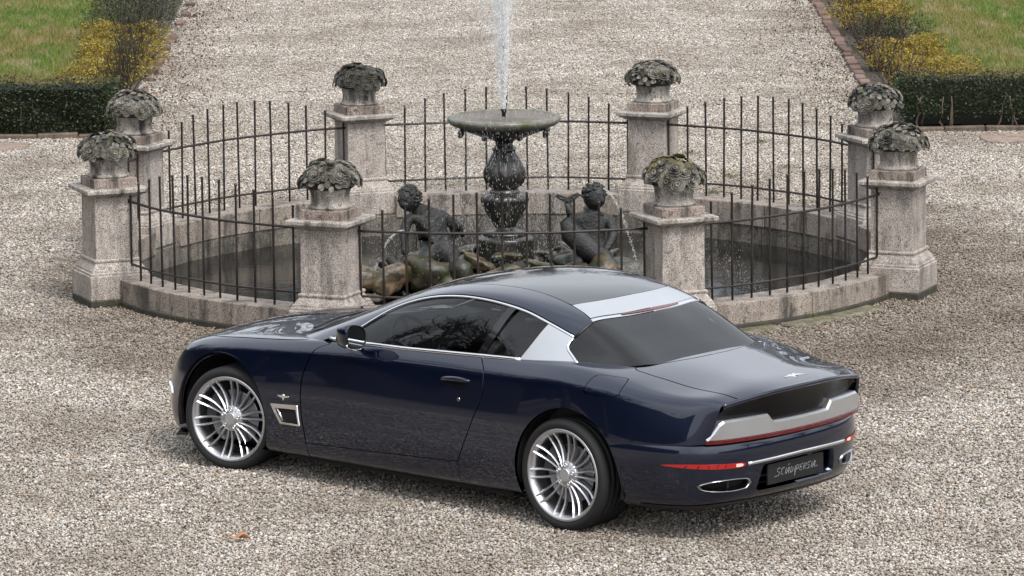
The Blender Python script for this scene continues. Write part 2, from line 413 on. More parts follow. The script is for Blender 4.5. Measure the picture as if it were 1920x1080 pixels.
def slotmat(o, m):
    o.material_slots[0].link = 'OBJECT'; o.material_slots[0].material = m
def make_basket(seed, mat, flat=1.0):
    rg = random.Random(seed)
    r = empty('flower_basket', (0, 0, 0))
    prof = [(.001, 0), (.158, 0), (.166, .006), (.168, .016), (.160, .024), (.152, .030), (.147, .05), (.145, .08), (.149, .115), (.158, .15), (.166, .170), (.158, .176), (.001, .176)]
    V, F = lathe_arrays(prof, 40, lambda a, i: 1+(.012*math.sin(a*22) if 2 <= i <= 4 else .006*math.sin(a*40+i)+.008*math.sin(3*a+seed)))
    pydata('bowl', V, F, M_BASKET, r, True)
    # mound the flowers sit on
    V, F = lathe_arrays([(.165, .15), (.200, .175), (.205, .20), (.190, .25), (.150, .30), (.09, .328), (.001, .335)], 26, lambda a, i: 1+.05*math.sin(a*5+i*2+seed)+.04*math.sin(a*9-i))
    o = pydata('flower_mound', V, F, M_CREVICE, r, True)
    golden = math.pi*(3-math.sqrt(5)); N = 96
    for k in range(N):
        u = (k+.5)/N; th = math.acos(1-u*1.0); ph = k*golden+seed
        isr = (k*5+seed) % 8 < 5 and u < .96
        rr = .218*math.sin(th)**.85+(.0 if isr else -.004); z = .178+.165*flat*math.cos(th)+rg.uniform(-.006, .006)
        nrm = Vector((math.sin(th)*math.cos(ph), math.sin(th)*math.sin(ph), .15+max(0, math.cos(th)))).normalized()
        p = Vector((rr*math.cos(ph), rr*math.sin(ph), z))
        o = bpy.data.objects.new('carved_rose' if isr else 'carved_leaf', ROSE if isr else LEAF); link(o, r)
        s = rg.choice((.030, .036, .044, .058)) if isr else rg.uniform(.046, .062)
        o.rotation_mode = 'QUATERNION'
        if isr: o.rotation_quaternion = nrm.to_track_quat('Z', 'Y') @ Matrix.Rotation(rg.uniform(0, 6), 3, 'Z').to_quaternion(); p += nrm*.004
        else:
            # leaves lie like shingles against the mound, tips down and outwards
            e = Vector((math.cos(th)*math.cos(ph), math.cos(th)*math.sin(ph), -math.sin(th))); f_ = Vector((-math.sin(ph), math.cos(ph), 0)); tip = (e*rg.uniform(-.4, 1)+f_*rg.uniform(-1.6, 1.6)+nrm*.22).normalized()
            zx = (nrm-tip*nrm.dot(tip)).normalized(); y = zx.cross(tip)
            o.rotation_quaternion = Matrix((tip, y, zx)).transposed().to_quaternion()
        o.location = p; o.scale = (s, s*rg.uniform(.9, 1.25), s*rg.uniform(.8, 1.2))
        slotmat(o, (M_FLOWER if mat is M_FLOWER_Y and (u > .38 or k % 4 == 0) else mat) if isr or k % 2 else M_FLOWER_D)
    return r
PED_L = ['granite pedestal standing behind the car bonnet', 'granite pedestal standing behind the silver roof band of the car',
 'granite pedestal with stepped base on open gravel at the car boot side of the pool', 'granite pedestal in front of the long dark hedge with bare stems',
 'rear granite pedestal joined to the path-side fence, on the boot side of the jet', 'rear granite pedestal streaked with water stains beside the fountain spray',
 'granite pedestal in front of the hedge corner by the yellow shrubs', 'granite pedestal with stepped base on open gravel beyond the front wheel']
BAS_L = ['stone basket heaped with broad carved petals, on the pedestal behind the bonnet', 'stone flower basket with yellow moss on its crown',
 'stone flower basket with drooping pointed leaves at the rim, above the open gravel', 'stone flower basket in front of the dark hedge with bare stems',
 'stone basket of crisp dark round roses at the rear of the pool', 'stone basket blackened and mossy, its flowers worn smooth, beside the spray',
 'stone flower basket with one large rose facing out, by the hedge corner', 'stone flower basket with moss and pale lichen spots beyond the front wheel']
ped = make_pedestal()
bmats = [M_FLOWER, M_FLOWER_Y, M_FLOWER, M_FLOWER, M_FLOWER, M_FLOWER_D, M_FLOWER, M_FLOWER]
for k in range(8):
    o = ped if k == 0 else copy_tree(ped)
    o.location = polar(OCT[k], FR); o.rotation_euler.z = OCT[k]+math.pi/2+random.uniform(-.015, .015)
    tag(o, PED_L[k], 'pedestal', 'granite pedestals round the fountain')
    b = make_basket(3+k*2, bmats[k], [1, 1, .95, 1, 1, .95, 1, .95][k]); b.location = polar(OCT[k], FR, 1.011); b.rotation_euler.z = k*1.3
    tag(b, BAS_L[k], 'stone basket', 'carved flower baskets on the pedestals')

# ---- iron fence panels
t = NT('wrought_iron'); f = t.noise(60, 4); t.set(Base_Color=t.ramp(f, [(.3, (.018, .015, .014)), (.72, (.055, .042, .035))]), Roughness=.5, Metallic=.25); t.bump(f, .3, .002); M_IRON = t.m
FEN_L = ['iron fence panel directly behind the car roof', 'iron fence panel curving away behind the car rear window', 'iron fence panel between the two pedestals on the boot side',
 'iron fence panel behind the pool on the boot side, backed by open gravel path', 'iron fence panel at the rear, behind the raised fountain bowl', 'iron fence panel behind the pool, bonnet side, backed by the gravel path',
 'iron fence panel between the two pedestals near the yellow shrubs', 'iron fence panel above the low wall beside the car bonnet']
NB = 13
for k in range(8):
    a0, a1 = OCT[k], OCT[k]+math.radians(45); mid = (a0+a1)/2
    fo = empty('iron_fence_panel', polar(mid, FENCE_R), 0, FEN_L[k], 'fence', 'iron fence panels between the pedestals'); off = fo.location
    ins = .165/FR
    for z, rr in ((.325, .0095), (.825, .0105)):
        P = [polar(a0+ins+(a1-a0-2*ins)*i/24, FENCE_R, z+.0012*math.sin(i*.7+k))-off for i in range(25)]
        tube('rail', P, rr, M_IRON, fo, 8)
    s0 = .20/FR
    for i in range(NB):
        u = i/(NB-1); a = a0+s0+(a1-a0-2*s0)*u
        top = .93+.215*(1-(2*u-1)**2)
        b = polar(a, FENCE_R, 0)-off; lean = Vector((random.uniform(-.008, .008), random.uniform(-.006, .006), 0))
        P = [b+Vector((0, 0, z))+lean*((z-.25)/.8) for z in (.215, .6, top-.02, top-.014, top-.002, top)]
        tube('bar', P, [.0092, .0092, .0092, .012, .011, .003], M_IRON, fo, 7)
    for a in (a0+ins, a1-ins):
        P = polar(a, FENCE_R, .825)-off; bm = bmesh.new(); add_box(bm, P, (.03, .03, .034), a); bm_obj('rail_socket', bm, M_IRON, fo, bevel=.004)

# ================================================================== fountain
t = NT('wet_dark_stone')
f = t.noise(16, 5, .7); g = t.noise(9, 5, .7, vscale=(1, 1, .25))
c = t.ramp(f, [(.3, (.010, .0095, .008)), (.7, (.034, .031, .027))]); c = t.mix(t.ramp(g, [(.56, 0.), (.74, .7)]), c, (.16, .13, .11)); c = t.mix(t.ramp(t.noise(7, 4), [(.55, 0.), (.7, .6)]), c, (.035, .042, .012))
t.set(Base_Color=c, Roughness=.22, Specular_IOR_Level=.6); t.bump(f, .5, .012); M_WET = t.m
t = NT('algae_stone'); f = t.noise(30, 5, .7); c = t.ramp(f, [(.3, (.07, .066, .052)), (.7, (.21, .20, .165))]); c = t.mix(t.ramp(t.noise(6, 4), [(.45, 0.), (.62, .8)]), c, (.06, .07, .02)); t.set(Base_Color=c, Roughness=.35); t.bump(f, .4, .006); M_ALGAE = t.m
fo = empty('fountain', (FX, FY, -.13), 0, 'dark wet stone fountain with a wide bowl on a baluster stem', 'fountain')
Z0 = .13
def lobes(n, amp, rows):
    return lambda a, i: 1+(amp*abs(math.cos(a*n/2))-amp*.5 if i in rows else 0)
def fpart(name, prof, mat, n=64, wob=None):
    V, F = lathe_arrays([(r, z+Z0) for r, z in prof], n, wob); return pydata(name, V, F, mat, fo, True)
bowl = fpart('bowl', [(.055, 1.085), (.10, 1.10), (.19, 1.128), (.27, 1.158), (.335, 1.182), (.375, 1.20), (.40, 1.222)], M_WET)
rim = fpart('bowl_rim', [(.392, 1.214), (.418, 1.222), (.445, 1.236), (.462, 1.258), (.465, 1.276), (.455, 1.290), (.436, 1.298), (.420, 1.298), (.408, 1.290), (.398, 1.272), (.30, 1.262), (.001, 1.260)], M_ALGAE)
t = NT('bowl_water'); f = t.noise(45, 3, .7); f2 = t.noise(120, 2); t.set(Base_Color=(.20, .165, .15), Roughness=.06, Specular_IOR_Level=.7, IOR=1.33); b = t.bump(f, .8, .03); t.bump(f2, .5, .01, b); M_BWATER = t.m
fpart('bowl_water', [(.412, 1.287), (.2, 1.290), (.001, 1.291)], M_BWATER, 64)
for k in range(8):       # carved knobs under the rim
    a = 2*math.pi*k/8+.35; V, F = ico(2); V = V*[.028, .028, .036]*(1+.12*np.sin(V[:, :1]*9+V[:, 2:]*7))
    o = pydata('carved_knob', V+[.375*math.cos(a), .375*math.sin(a), 1.165+Z0], F, M_WET, fo, True)
fpart('neck', [(.088, 1.00), (.098, 1.012), (.098, 1.03), (.082, 1.042), (.070, 1.06), (.075, 1.085), (.10, 1.10)], M_WET)
fpart('baluster', [(.10, .70), (.125, .715), (.148, .745), (.160, .785), (.163, .82), (.155, .86), (.135, .905), (.110, .95), (.092, .985), (.086, 1.003)], M_WET, 96, lobes(8, .16, range(1, 9)))
fpart('stem_collar', [(.12, .655), (.125, .667), (.12, .68), (.105, .69), (.11, .70), (.118, .708), (.10, .716)], M_WET)
fpart('urn', [(.085, .375), (.095, .40), (.115, .43), (.122, .445), (.150, .50), (.178, .56), (.190, .60), (.188, .625), (.172, .645), (.15, .655), (.12, .662), (.001, .664)], M_WET, 96, lobes(12, .10, range(4, 9)))
fpart('urn_foot', [(.185, .315), (.190, .325), (.182, .338), (.14, .348), (.10, .362), (.086, .378)], M_WET)
fpart('plinth', [(.24, -.13), (.235, .20), (.232, .245), (.236, .262), (.236, .285), (.226, .298), (.20, .306), (.185, .318), (.001, .320)], M_WET, 64)
fpart('nozzle', [(.016, 1.285), (.018, 1.33), (.024, 1.335), (.024, 1.352), (.016, 1.354), (.001, 1.354)], simple('nozzle_metal', (.02, .02, .02), .4, .6), 16)

# ---- rocks
t = NT('rock'); oi = t.n('ShaderNodeObjectInfo'); f = t.noise(13, 6, .7)
c = t.ramp(oi.outputs['Random'], [(0, (.025, .022, .02)), (.4, (.07, .052, .034)), (.6, (.17, .115, .065)), (.8, (.04, .038, .03)), (1, (.12, .10, .08))])
c = t.mix(t.ramp(f, [(.40, 0.), (.58, .9)]), c, (.014, .013, .010)); c = t.mix(t.ramp(t.noise(8, 4), [(.48, 0.), (.60, .85)]), c, (.026, .034, .008))
t.set(Base_Color=c, Roughness=.3); t.bump(f, .6, .02); M_ROCK = t.m
rk = empty('rockery', (FX, FY, -.15), 0, 'heap of wet mossy rocks at the foot of the fountain', 'rockery')
rock_me = []
for s in range(6):
    V, F = ico(3); rg = np.random.default_rng(s); d = rg.normal(size=(5, 3)); d /= np.linalg.norm(d, axis=1)[:, None]
    k = 1+sum(.16*np.sin(3.1*(V@d[i])+i*1.7+s) for i in range(4))
    V = V*k[:, None]*[1, .8, .62]; V += .05*np.sin(V[:, [1, 2, 0]]*9+s)
    me = from_arrays('rock', V, F, True); me.materials.append(M_ROCK); rock_me.append(me)
rg = random.Random(5)
for i, (x, y, z, s) in enumerate([(-.66, -.62, .13, .20), (-.40, -.66, .10, .17), (-.92, -.66, .10, .17), (.60, -.60, .12, .18), (.82, -.56, .13, .20), (1.02, -.52, .10, .17), (.36, -.68, .10, .16), (-1.08, -.50, .07, .15)]):
    o = bpy.data.objects.new('rock', rock_me[(i*5+1) % 6]); link(o, rk); o.scale = (s, s*.8, s*1.15); o.location = (x, y, z+.10); o.rotation_euler = (rg.uniform(-.4, .4), rg.uniform(-.4, .4), i*1.9)
spots = [(-.62, -.52), (-.78, -.30), (-.95, -.45), (-.45, -.60), (-.30, -.50), (-.60, -.15), (-.85, -.05), (.30, -.50), (.48, -.55), (.70, -.45), (.62, -.15), (.85, -.2), (.95, -.4), (.1, -.58), (-.12, -.6), (.35, .4), (-.4, .45), (0, .55)]
for i, (x, y) in enumerate(spots):
    o = bpy.data.objects.new('rock', rock_me[i % 6]); link(o, rk); s = rg.uniform(.14, .24); o.scale = (s*1.2, s, s); o.location = (x, y, .10+rg.uniform(-.02, .05)); o.rotation_euler = (rg.uniform(-.4, .4), rg.uniform(-.4, .4), rg.uniform(0, 6))
for i in range(60):
    a = rg.uniform(0, 2*math.pi); rr = rg.uniform(.3, 1.0); x, y = rr*math.cos(a)*1.05, rr*math.sin(a)*.7-.1
    o = bpy.data.objects.new('rock', rock_me[i % 6]); link(o, rk); s = rg.uniform(.045, .10); o.scale = (s*1.3, s, s*.8); o.location = (x, y, .17+.10*(1-rr)+rg.uniform(0, .10)); o.rotation_euler = (rg.uniform(-.6, .6), rg.uniform(-.6, .6), rg.uniform(0, 6))

# ---- putti: one continuous skinned body each
def skin_body(name, J, E, mat, parent, root, sub=2):
    me = bpy.data.meshes.new(name); me.from_pydata([j[:3] for j in J], E, [])
    o = mesh_obj(name, me, mat, parent)
    o.modifiers.new('skin', 'SKIN')
    if not me.skin_vertices: me.attributes  # layer is made by the modifier below
    bm = bmesh.new(); bm.from_mesh(me); sk = bm.verts.layers.skin.verify(); bm.verts.ensure_lookup_table()
    for i, j in enumerate(J):
        r = j[3]; bm.verts[i][sk].radius = (r, r) if np.isscalar(r) else r; bm.verts[i][sk].use_root = (i == root)
    bm.to_mesh(me); bm.free()
    o.modifiers['skin'].use_smooth_shade = True
    s = o.modifiers.new('sub', 'SUBSURF'); s.levels = sub; s.render_levels = sub
    return o
t = NT('wet_bronze_stone'); f = t.noise(28, 5, .7); c = t.ramp(f, [(.3, (.007, .0065, .0065)), (.7, (.026, .024, .022))]); t.set(Base_Color=c, Roughness=.40, Specular_IOR_Level=.55); b = t.bump(f, .8, .02); t.bump(t.noise(90, 4), .5, .006, b); M_PUTTO = t.m
def curls(name, c, r, parent, seed, facing):
    """cap of curly hair: many small lobes over the back and crown of the head"""
    rg = np.random.default_rng(seed); Vs = []; Fs = []; off = 0; v0, f0 = ico(2)
    for k in range(90):
        d = rg.normal(size=3); d /= np.linalg.norm(d)
        if d[2] < -.25 or (d@facing > .45 and d[2] < .45): continue
        p = np.array(c)+d*np.array(r)*.97; s = rg.uniform(.014, .021); Vs.append(v0*[s, s, s*.8]+p); Fs.append(f0+off); off += len(v0)
    me = from_arrays(name, np.concatenate(Vs), np.concatenate(Fs)); return mesh_obj(name, me, M_PUTTO, parent)
def head(name, c, r, parent, facing, seed):
    """child's head: skull, brow, nose, mouth, chin, cheeks and ears"""
    f = np.array(facing, float); f /= np.linalg.norm(f); up_ = np.array([0, 0, 1.]); up_ = up_-f*(up_@f); up_ /= np.linalg.norm(up_); s = np.cross(f, up_)
    V, F = ico(4); a, b, d = V@np.array([1, 0, 0]), V@np.array([0, 1, 0]), V@np.array([0, 0, 1])   # a forward, b side, d up
    k = np.ones(len(V))
    def bump(ax, by, dz, w, h): return h*np.exp(-(((a-ax)**2+(b-by)**2+(d-dz)**2)/w**2))
    k += bump(1, 0, -.12, .17, .20)+bump(.95, 0, -.02, .14, .10)+bump(.85, .36, -.32, .3, .08)+bump(.85, -.36, -.32, .3, .08)+bump(.85, 0, -.72, .22, .10)
    k += bump(.9, .0, .30, .35, .03)-bump(.93, .30, .06, .17, .10)-bump(.93, -.30, .06, .17, .10)-bump(.97, 0, -.44, .13, .05)+bump(.97, 0, -.36, .1, .06)+bump(.97, 0, -.53, .1, .06)
    k += bump(0, 1, -.05, .18, .16)+bump(0, -1, -.05, .18, .16)
    Q = (V*k[:, None])*np.array(r)
    P = np.array(c)+Q[:, :1]*f+Q[:, 1:2]*s+Q[:, 2:]*up_
    return mesh_obj(name, from_arrays(name, P, F), M_PUTTO, parent)
pu = empty('putto_statue', (FX-.66, FY-.30, -.085), 0, 'dark wet stone putto leaning forward on one arm over a fish', 'statue', 'putti on the fountain rocks')
J = [(.12, .02, .33, (.10, .11)), (.09, .0, .45, (.105, .11)), (.03, -.03, .57, (.125, .10)), (-.03, -.05, .645, (.085, .08)), (-.09, -.07, .695, .05),
     (-.125, -.09, .60, .055), (-.165, -.13, .475, .042), (-.155, -.17, .36, .034), (-.15, -.20, .31, .034),
     (.155, .0, .60, .055), (.245, .04, .52, .045), (.25, .10, .40, .035),
     (.05, -.09, .30, .085), (-.02, -.21, .26, .066), (-.01, -.22, .12, .048), (-.02, -.27, .06, .036),
     (.22, -.06, .29, .085), (.25, -.20, .22, .062), (.22, -.23, .09, .046)]
E_ = [(0, 1), (1, 2), (2, 3), (3, 4), (2, 5), (5, 6), (6, 7), (7, 8), (2, 9), (9, 10), (10, 11), (0, 12), (12, 13), (13, 14), (14, 15), (0, 16), (16, 17), (17, 18)]
skin_body('body', J, E_, M_PUTTO, pu, 0)
h = (-.115, -.10, .765); head('head', h, (.098, .088, .108), pu, (-.55, -.75, -.25), 1); curls('hair', h, (.100, .092, .110), pu, 3, np.array([-.55, -.75, -.25]))
for i, (dx, dy, L) in enumerate(((-.028, -.03, .05), (-.012, -.04, .06), (.006, -.042, .062), (.022, -.036, .052), (.034, -.01, .042))):
    b = Vector((-.15+dx*.5, -.20+dy*.3, .305)); tube('finger', [b, b+Vector((dx, dy, -.012))*.7, b+Vector((dx, dy, -.04))*1.2], [.010, .0095, .007], M_PUTTO, pu, 7)
# wing-like drapery end behind the shoulder
P = [(.15, .04, .60), (.23, .06, .56), (.29, .07, .50), (.31, .08, .42)]; tube('drape', P, [.03, .055, .06, .03], M_PUTTO, pu, 10, flat=.5)
def fish(name, loc, P, R, parent, tailw=.10):
    V, F = tube_arrays(P, R, 14, flat=1.15); return pydata(name, V, F, M_PUTTO, parent, True)
fi = empty('stone_fish', (FX-.80, FY-.55, .02), 0, 'carved stone fish under the leaning putto with its tail fin spread', 'fish', 'carved fish on the fountain rocks')
fish('body', None, [(-.16, -.02, .20), (-.10, -.03, .15), (0, -.04, .10), (.12, -.05, .07), (.24, -.06, .08)], [.022, .04, .06, .075, .05], fi)
V = [(-.16, -.02, .20), (-.25, -.01, .33), (-.205, -.02, .25), (-.27, -.03, .19), (-.21, -.03, .21), (-.17, -.05, .17)]
def fin(name, V, parent, th=.014):
    bm = bmesh.new(); a = [bm.verts.new((x, y-th/2, z)) for x, y, z in V]; b = [bm.verts.new((x, y+th/2, z)) for x, y, z in V]
    bm.faces.new(a); bm.faces.new(b[::-1]); n = len(V)
    for i in range(n): bm.faces.new((a[i], b[i], b[(i+1) % n], a[(i+1) % n]))
    bmesh.ops.recalc_face_normals(bm, faces=bm.faces); return bm_obj(name, bm, M_PUTTO, parent, bevel=.004)
fin('tail_fin', V, fi)
pu2 = empty('putto_statue', (FX+.70, FY-.25, -.12), 0, 'dark wet stone putto sitting upright hugging a fish, hair splashed white', 'statue', 'putti on the fountain rocks')
J = [(.0, .02, .33, (.105, .11)), (.0, .0, .46, (.11, .105)), (.0, -.02, .585, (.125, .10)), (.01, -.02, .655, (.075, .07)), (.02, -.03, .70, .05),
     (-.14, -.05, .60, .052), (-.20, -.12, .49, .045), (-.10, -.17, .44, .036), (-.04, -.18, .45, .034),
     (.145, -.05, .60, .052), (.185, -.10, .475, .045), (.13, -.17, .38, .036), (.10, -.19, .36, .032),
     (-.09, -.10, .29, .085), (-.13, -.24, .25, .062), (-.10, -.25, .10, .046),
     (.10, -.10, .29, .085), (.16, -.23, .26, .062), (.17, -.25, .10, .046)]
E_ = [(0, 1), (1, 2), (2, 3), (3, 4), (2, 5), (5, 6), (6, 7), (7, 8), (2, 9), (9, 10), (10, 11), (11, 12), (0, 13), (13, 14), (14, 15), (0, 16), (16, 17), (17, 18)]
skin_body('body', J, E_, M_PUTTO, pu2, 0)
h = (.03, -.04, .785); head('head', h, (.098, .088, .108), pu2, (.55, -.70, -.12), 2); curls('hair', h, (.101, .093, .112), pu2, 9, np.array([.55, -.70, -.12]))
for i, dx in enumerate((-.03, -.012, .006, .024)):
    b = Vector((.095+dx*.5, -.20, .355)); tube('finger', [b, b+Vector((dx-.01, -.03, -.015)), b+Vector((dx-.025, -.035, -.04))], [.010, .0095, .007], M_PUTTO, pu2, 7)
fi2 = empty('stone_fish', (FX+.56, FY-.42, -.07), 0, 'carved stone fish held by the upright putto, forked tail raised', 'fish', 'carved fish on the fountain rocks')
fish('body', None, [(-.05, .02, .70), (-.03, .03, .62), (-.05, .04, .54), (-.02, .02, .45), (.08, -.02, .36), (.18, -.05, .28), (.30, -.08, .24)], [.028, .036, .062, .085, .085, .075, .055], fi2)
fin('tail_fin', [(-.05, .02, .69), (-.155, .0, .755), (-.13, .0, .775), (-.05, .02, .745), (.03, .02, .785), (.06, .02, .765), (-.02, .02, .70)], fi2, .03)

# ---- water of the fountain: jet, drops and drips as small real drops
t = NT('spray_water'); t.t.nodes.remove(t.b)
tr = t.n('ShaderNodeBsdfTransparent'); tl_ = t.n('ShaderNodeBsdfTranslucent'); tl_.inputs[0].default_value = (1, 1, .99, 1); df = t.n('ShaderNodeBsdfDiffuse'); df.inputs[0].default_value = (1, 1, .99, 1); gl = t.n('ShaderNodeBsdfGlossy'); gl.inputs['Roughness'].default_value = .1
m1 = t.n('ShaderNodeMixShader'); m1.inputs[0].default_value = .5; t.l(tl_.outputs[0], m1.inputs[1]); t.l(df.outputs[0], m1.inputs[2])
m2 = t.n('ShaderNodeMixShader'); m2.inputs[0].default_value = .25; t.l(m1.outputs[0], m2.inputs[1]); t.l(gl.outputs[0], m2.inputs[2])
m3 = t.n('ShaderNodeMixShader'); m3.inputs[0].default_value = .55; t.l(tr.outputs[0], m3.inputs[1]); t.l(m2.outputs[0], m3.inputs[2]); t.l(m3.outputs[0], t.out.inputs[0])
M_SPRAY = t.m
dv, df_ = ico(1)
def drops(P, s, st, tilt=None):
    n = len(P); v = dv[None]*np.stack([s, s, s*st], 1)[:, None]
    if tilt is not None: v[..., 0] += v[..., 2]*tilt[:, None]
    v = v+P[:, None]; return v.reshape(-1, 3), (df_[None]+(np.arange(n)*len(dv))[:, None, None]).reshape(-1, 3)
rg = np.random.default_rng(21)
def collect(parts):
    Vs = []; Fs = []; off = 0
    for v, f in parts: Vs.append(v); Fs.append(f+off); off += len(v)
    return np.concatenate(Vs), np.concatenate(Fs)
parts = []
n = 9000; h = rg.random(n)**.75*1.6; rad = (.024+.052*h)*np.abs(rg.normal(0, .62, n)); a = rg.uniform(0, 2*math.pi, n)
P = np.stack([FX+rad*np.cos(a)-.012*h, FY+rad*np.sin(a), 1.345+h], 1); parts.append(drops(P, rg.uniform(.0014, .0042, n), rg.uniform(1.5, 6, n), rg.normal(0, .05, n)))
for k in range(34):      # strands of the jet
    a = rg.uniform(0, 2*math.pi); r0 = rg.uniform(0, .018); sp = rg.uniform(.004, .045); L = rg.uniform(.5, 1.4)
    Pk = np.array([[FX+(r0+sp*u*L)*math.cos(a)+.002*math.sin(u*20+k), FY+(r0+sp*u*L)*math.sin(a), 1.345+u*L] for u in np.linspace(0, 1, 14)])
    V, F = tube_arrays(Pk, rg.uniform(.0025, .005, 14)*np.linspace(1, .6, 14), 6, caps=False); F = np.array([q for q in F if len(q) == 4])
    parts.append((np.array(V), np.concatenate([F[:, [0, 1, 2]], F[:, [0, 2, 3]]])))
n = 12000; h = .10+rg.random(n)**.6*1.5; rad = (.03+.16*h)*np.abs(rg.normal(0, .6, n)); a = rg.uniform(0, 2*math.pi, n)
P = np.stack([FX-.05*h+rad*np.cos(a), FY+rad*np.sin(a), 1.345+h], 1); parts.append(drops(P, rg.uniform(.0008, .0019, n), rg.uniform(1.5, 6, n), rg.normal(-.05, .08, n)))
V, F = collect(parts); o = mesh_obj('water_jet', from_arrays('water_jet', V, F), M_SPRAY); tag(o, 'white jet of water shooting up from the fountain bowl', 'water jet', None, 'stuff')
parts = []
n = 9000; rr = .95*np.sqrt(rg.random(n)); a = rg.uniform(0, 2*math.pi, n); z = rg.uniform(-.1, 2.6, n)
P = np.stack([FX-.18+rr*np.cos(a)*.9-.12*(2.2-z)*rg.random(n), FY+rr*np.sin(a), z], 1); parts.append(drops(P, rg.uniform(.0006, .0014, n), rg.uniform(4, 11, n), rg.normal(-.10, .05, n)))
n = 2400; a = rg.uniform(0, 2*math.pi, n); z = 1.22-rg.random(n)**1.3*1.3; r_ = .455+rg.normal(0, .012, n)
P = np.stack([FX+r_*np.cos(a), FY+r_*np.sin(a), z], 1); parts.append(drops(P, rg.uniform(.0007, .0016, n), rg.uniform(4, 11, n)))
n = 420; u = rg.random(n); P = np.stack([FX+.80+.28*u+rg.normal(0, .006, n), FY-.36-.10*u+rg.normal(0, .006, n), .74-.10*u-.55*u*u], 1); parts.append(drops(P, rg.uniform(.0009, .0021, n), rg.uniform(1.5, 5, n)))
n = 420; u = rg.random(n); P = np.stack([FX-.80-.30*u+rg.normal(0, .006, n), FY-.45-.12*u+rg.normal(0, .006, n), .42+.12*u-.55*u*u], 1); parts.append(drops(P, rg.uniform(.0009, .0021, n), rg.uniform(1.5, 5, n)))
n = 900; u = rg.random(n); a = rg.choice([-.4, .3, 1.], n); P = np.stack([FX+1.1+u*1.0+rg.normal(0, .02, n), FY-.6-u*.9*a*.5+rg.normal(0, .16, n), .30+.25*u-.65*u*u+rg.normal(0, .08, n)], 1); parts.append(drops(P, rg.uniform(.0006, .0013, n), rg.uniform(3, 8, n), rg.uniform(.3, .9, n)))
V, F = collect(parts); o = mesh_obj('falling_spray', from_arrays('falling_spray', V, F), M_SPRAY); tag(o, 'fine falling drops and drips round the fountain bowl', 'spray', None, 'stuff')
# ================================================================== planting beyond the pool
def leaf_mat(name, cols, rough=.45):
    t = NT(name); g = t.n('ShaderNodeNewGeometry'); c = t.ramp(g.outputs['Random Per Island'], [(i/(len(cols)-1), x) for i, x in enumerate(cols)])
    c = t.mix(t.ramp(t.noise(5, 3), [(.35, .0), (.7, .5)]), c, tuple(x*.45 for x in cols[0])); t.set(Base_Color=c, Roughness=rough, Specular_IOR_Level=.4)
    t.t.nodes.remove  # keep
    tr = t.n('ShaderNodeBsdfTranslucent'); t.l(c, tr.inputs[0]); mx = t.n('ShaderNodeMixShader'); mx.inputs[0].default_value = .25
    t.l(t.b.outputs[0], mx.inputs[1]); t.l(tr.outputs[0], mx.inputs[2]); t.l(mx.outputs[0], t.out.inputs[0]); return t.m
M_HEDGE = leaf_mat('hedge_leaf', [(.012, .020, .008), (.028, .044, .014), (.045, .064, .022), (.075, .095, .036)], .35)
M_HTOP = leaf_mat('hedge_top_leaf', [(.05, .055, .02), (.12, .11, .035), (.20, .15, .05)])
M_YEL = leaf_mat('yellow_leaf', [(.22, .15, .02), (.38, .26, .03), (.50, .36, .06), (.30, .24, .05), (.12, .13, .03)])
M_GRN = leaf_mat('shrub_leaf', [(.02, .03, .012), (.05, .065, .022), (.09, .10, .03)])
M_TWIG = simple('twig_bark', (.034, .026, .020), .8, 0, .4, 30)
M_TWIGR = simple('reddish_twig_bark', (.045, .024, .022), .8, 0, .4, 30)
M_TRUNK = simple('tree_bark', (.045, .038, .032), .85, 0, .4, 6)
def leaves(P, size, nrm=None, rg=RNG, ratio=.55):
    """one folded leaf (4 triangles) per point"""
    n = len(P); d = rg.normal(size=(n, 3)); d[:, 2] *= .7; d /= np.linalg.norm(d, axis=1)[:, None]
    nn = rg.normal(size=(n, 3))+(0 if nrm is None else nrm*1.3); s = np.cross(d, nn); s /= np.linalg.norm(s, axis=1)[:, None]+1e-9; u = np.cross(s, d)
    L = (size*rg.uniform(.7, 1.3, n))[:, None]; w = L*ratio*.5
    V = np.stack([P-d*L*.5, P+s*w+u*L*.08, P+d*L*.5, P-s*w+u*L*.08], 1).reshape(-1, 3)
    i = (np.arange(n)*4)[:, None]
    return V, np.concatenate([i+[0, 1, 2], i+[0, 2, 3]])
def twigs(base, n, h, spread, rg, r=.006, nseg=5, fork=3):
    parts = []
    for k in range(n):
        a = rg.uniform(0, 2*math.pi); p = np.array(base)+[rg.normal(0, .04), rg.normal(0, .04), 0]; d = np.array([math.cos(a)*spread, math.sin(a)*spread, 1.]); d /= np.linalg.norm(d); L = h*rg.uniform(.6, 1.1)
        def grow(p, d, L, r, lev):
            Pk = [p]
            for i in range(nseg):
                d = d+rg.normal(0, .16, 3); d[2] += .03; d /= np.linalg.norm(d); Pk.append(Pk[-1]+d*L/nseg)
            V, F = tube_arrays(Pk, np.linspace(r, r*.45, nseg+1), 5, caps=False); F = np.array(F); parts.append((np.array(V), np.concatenate([F[:, [0, 1, 2]], F[:, [0, 2, 3]]])))
            if lev:
                for j in range(fork):
                    i = rg.integers(1, nseg+1); dd = d+rg.normal(0, .55, 3); grow(Pk[i], dd/np.linalg.norm(dd), L*.5, r*.55, lev-1)
        grow(p, d, L, r, 1)
    return collect(parts)
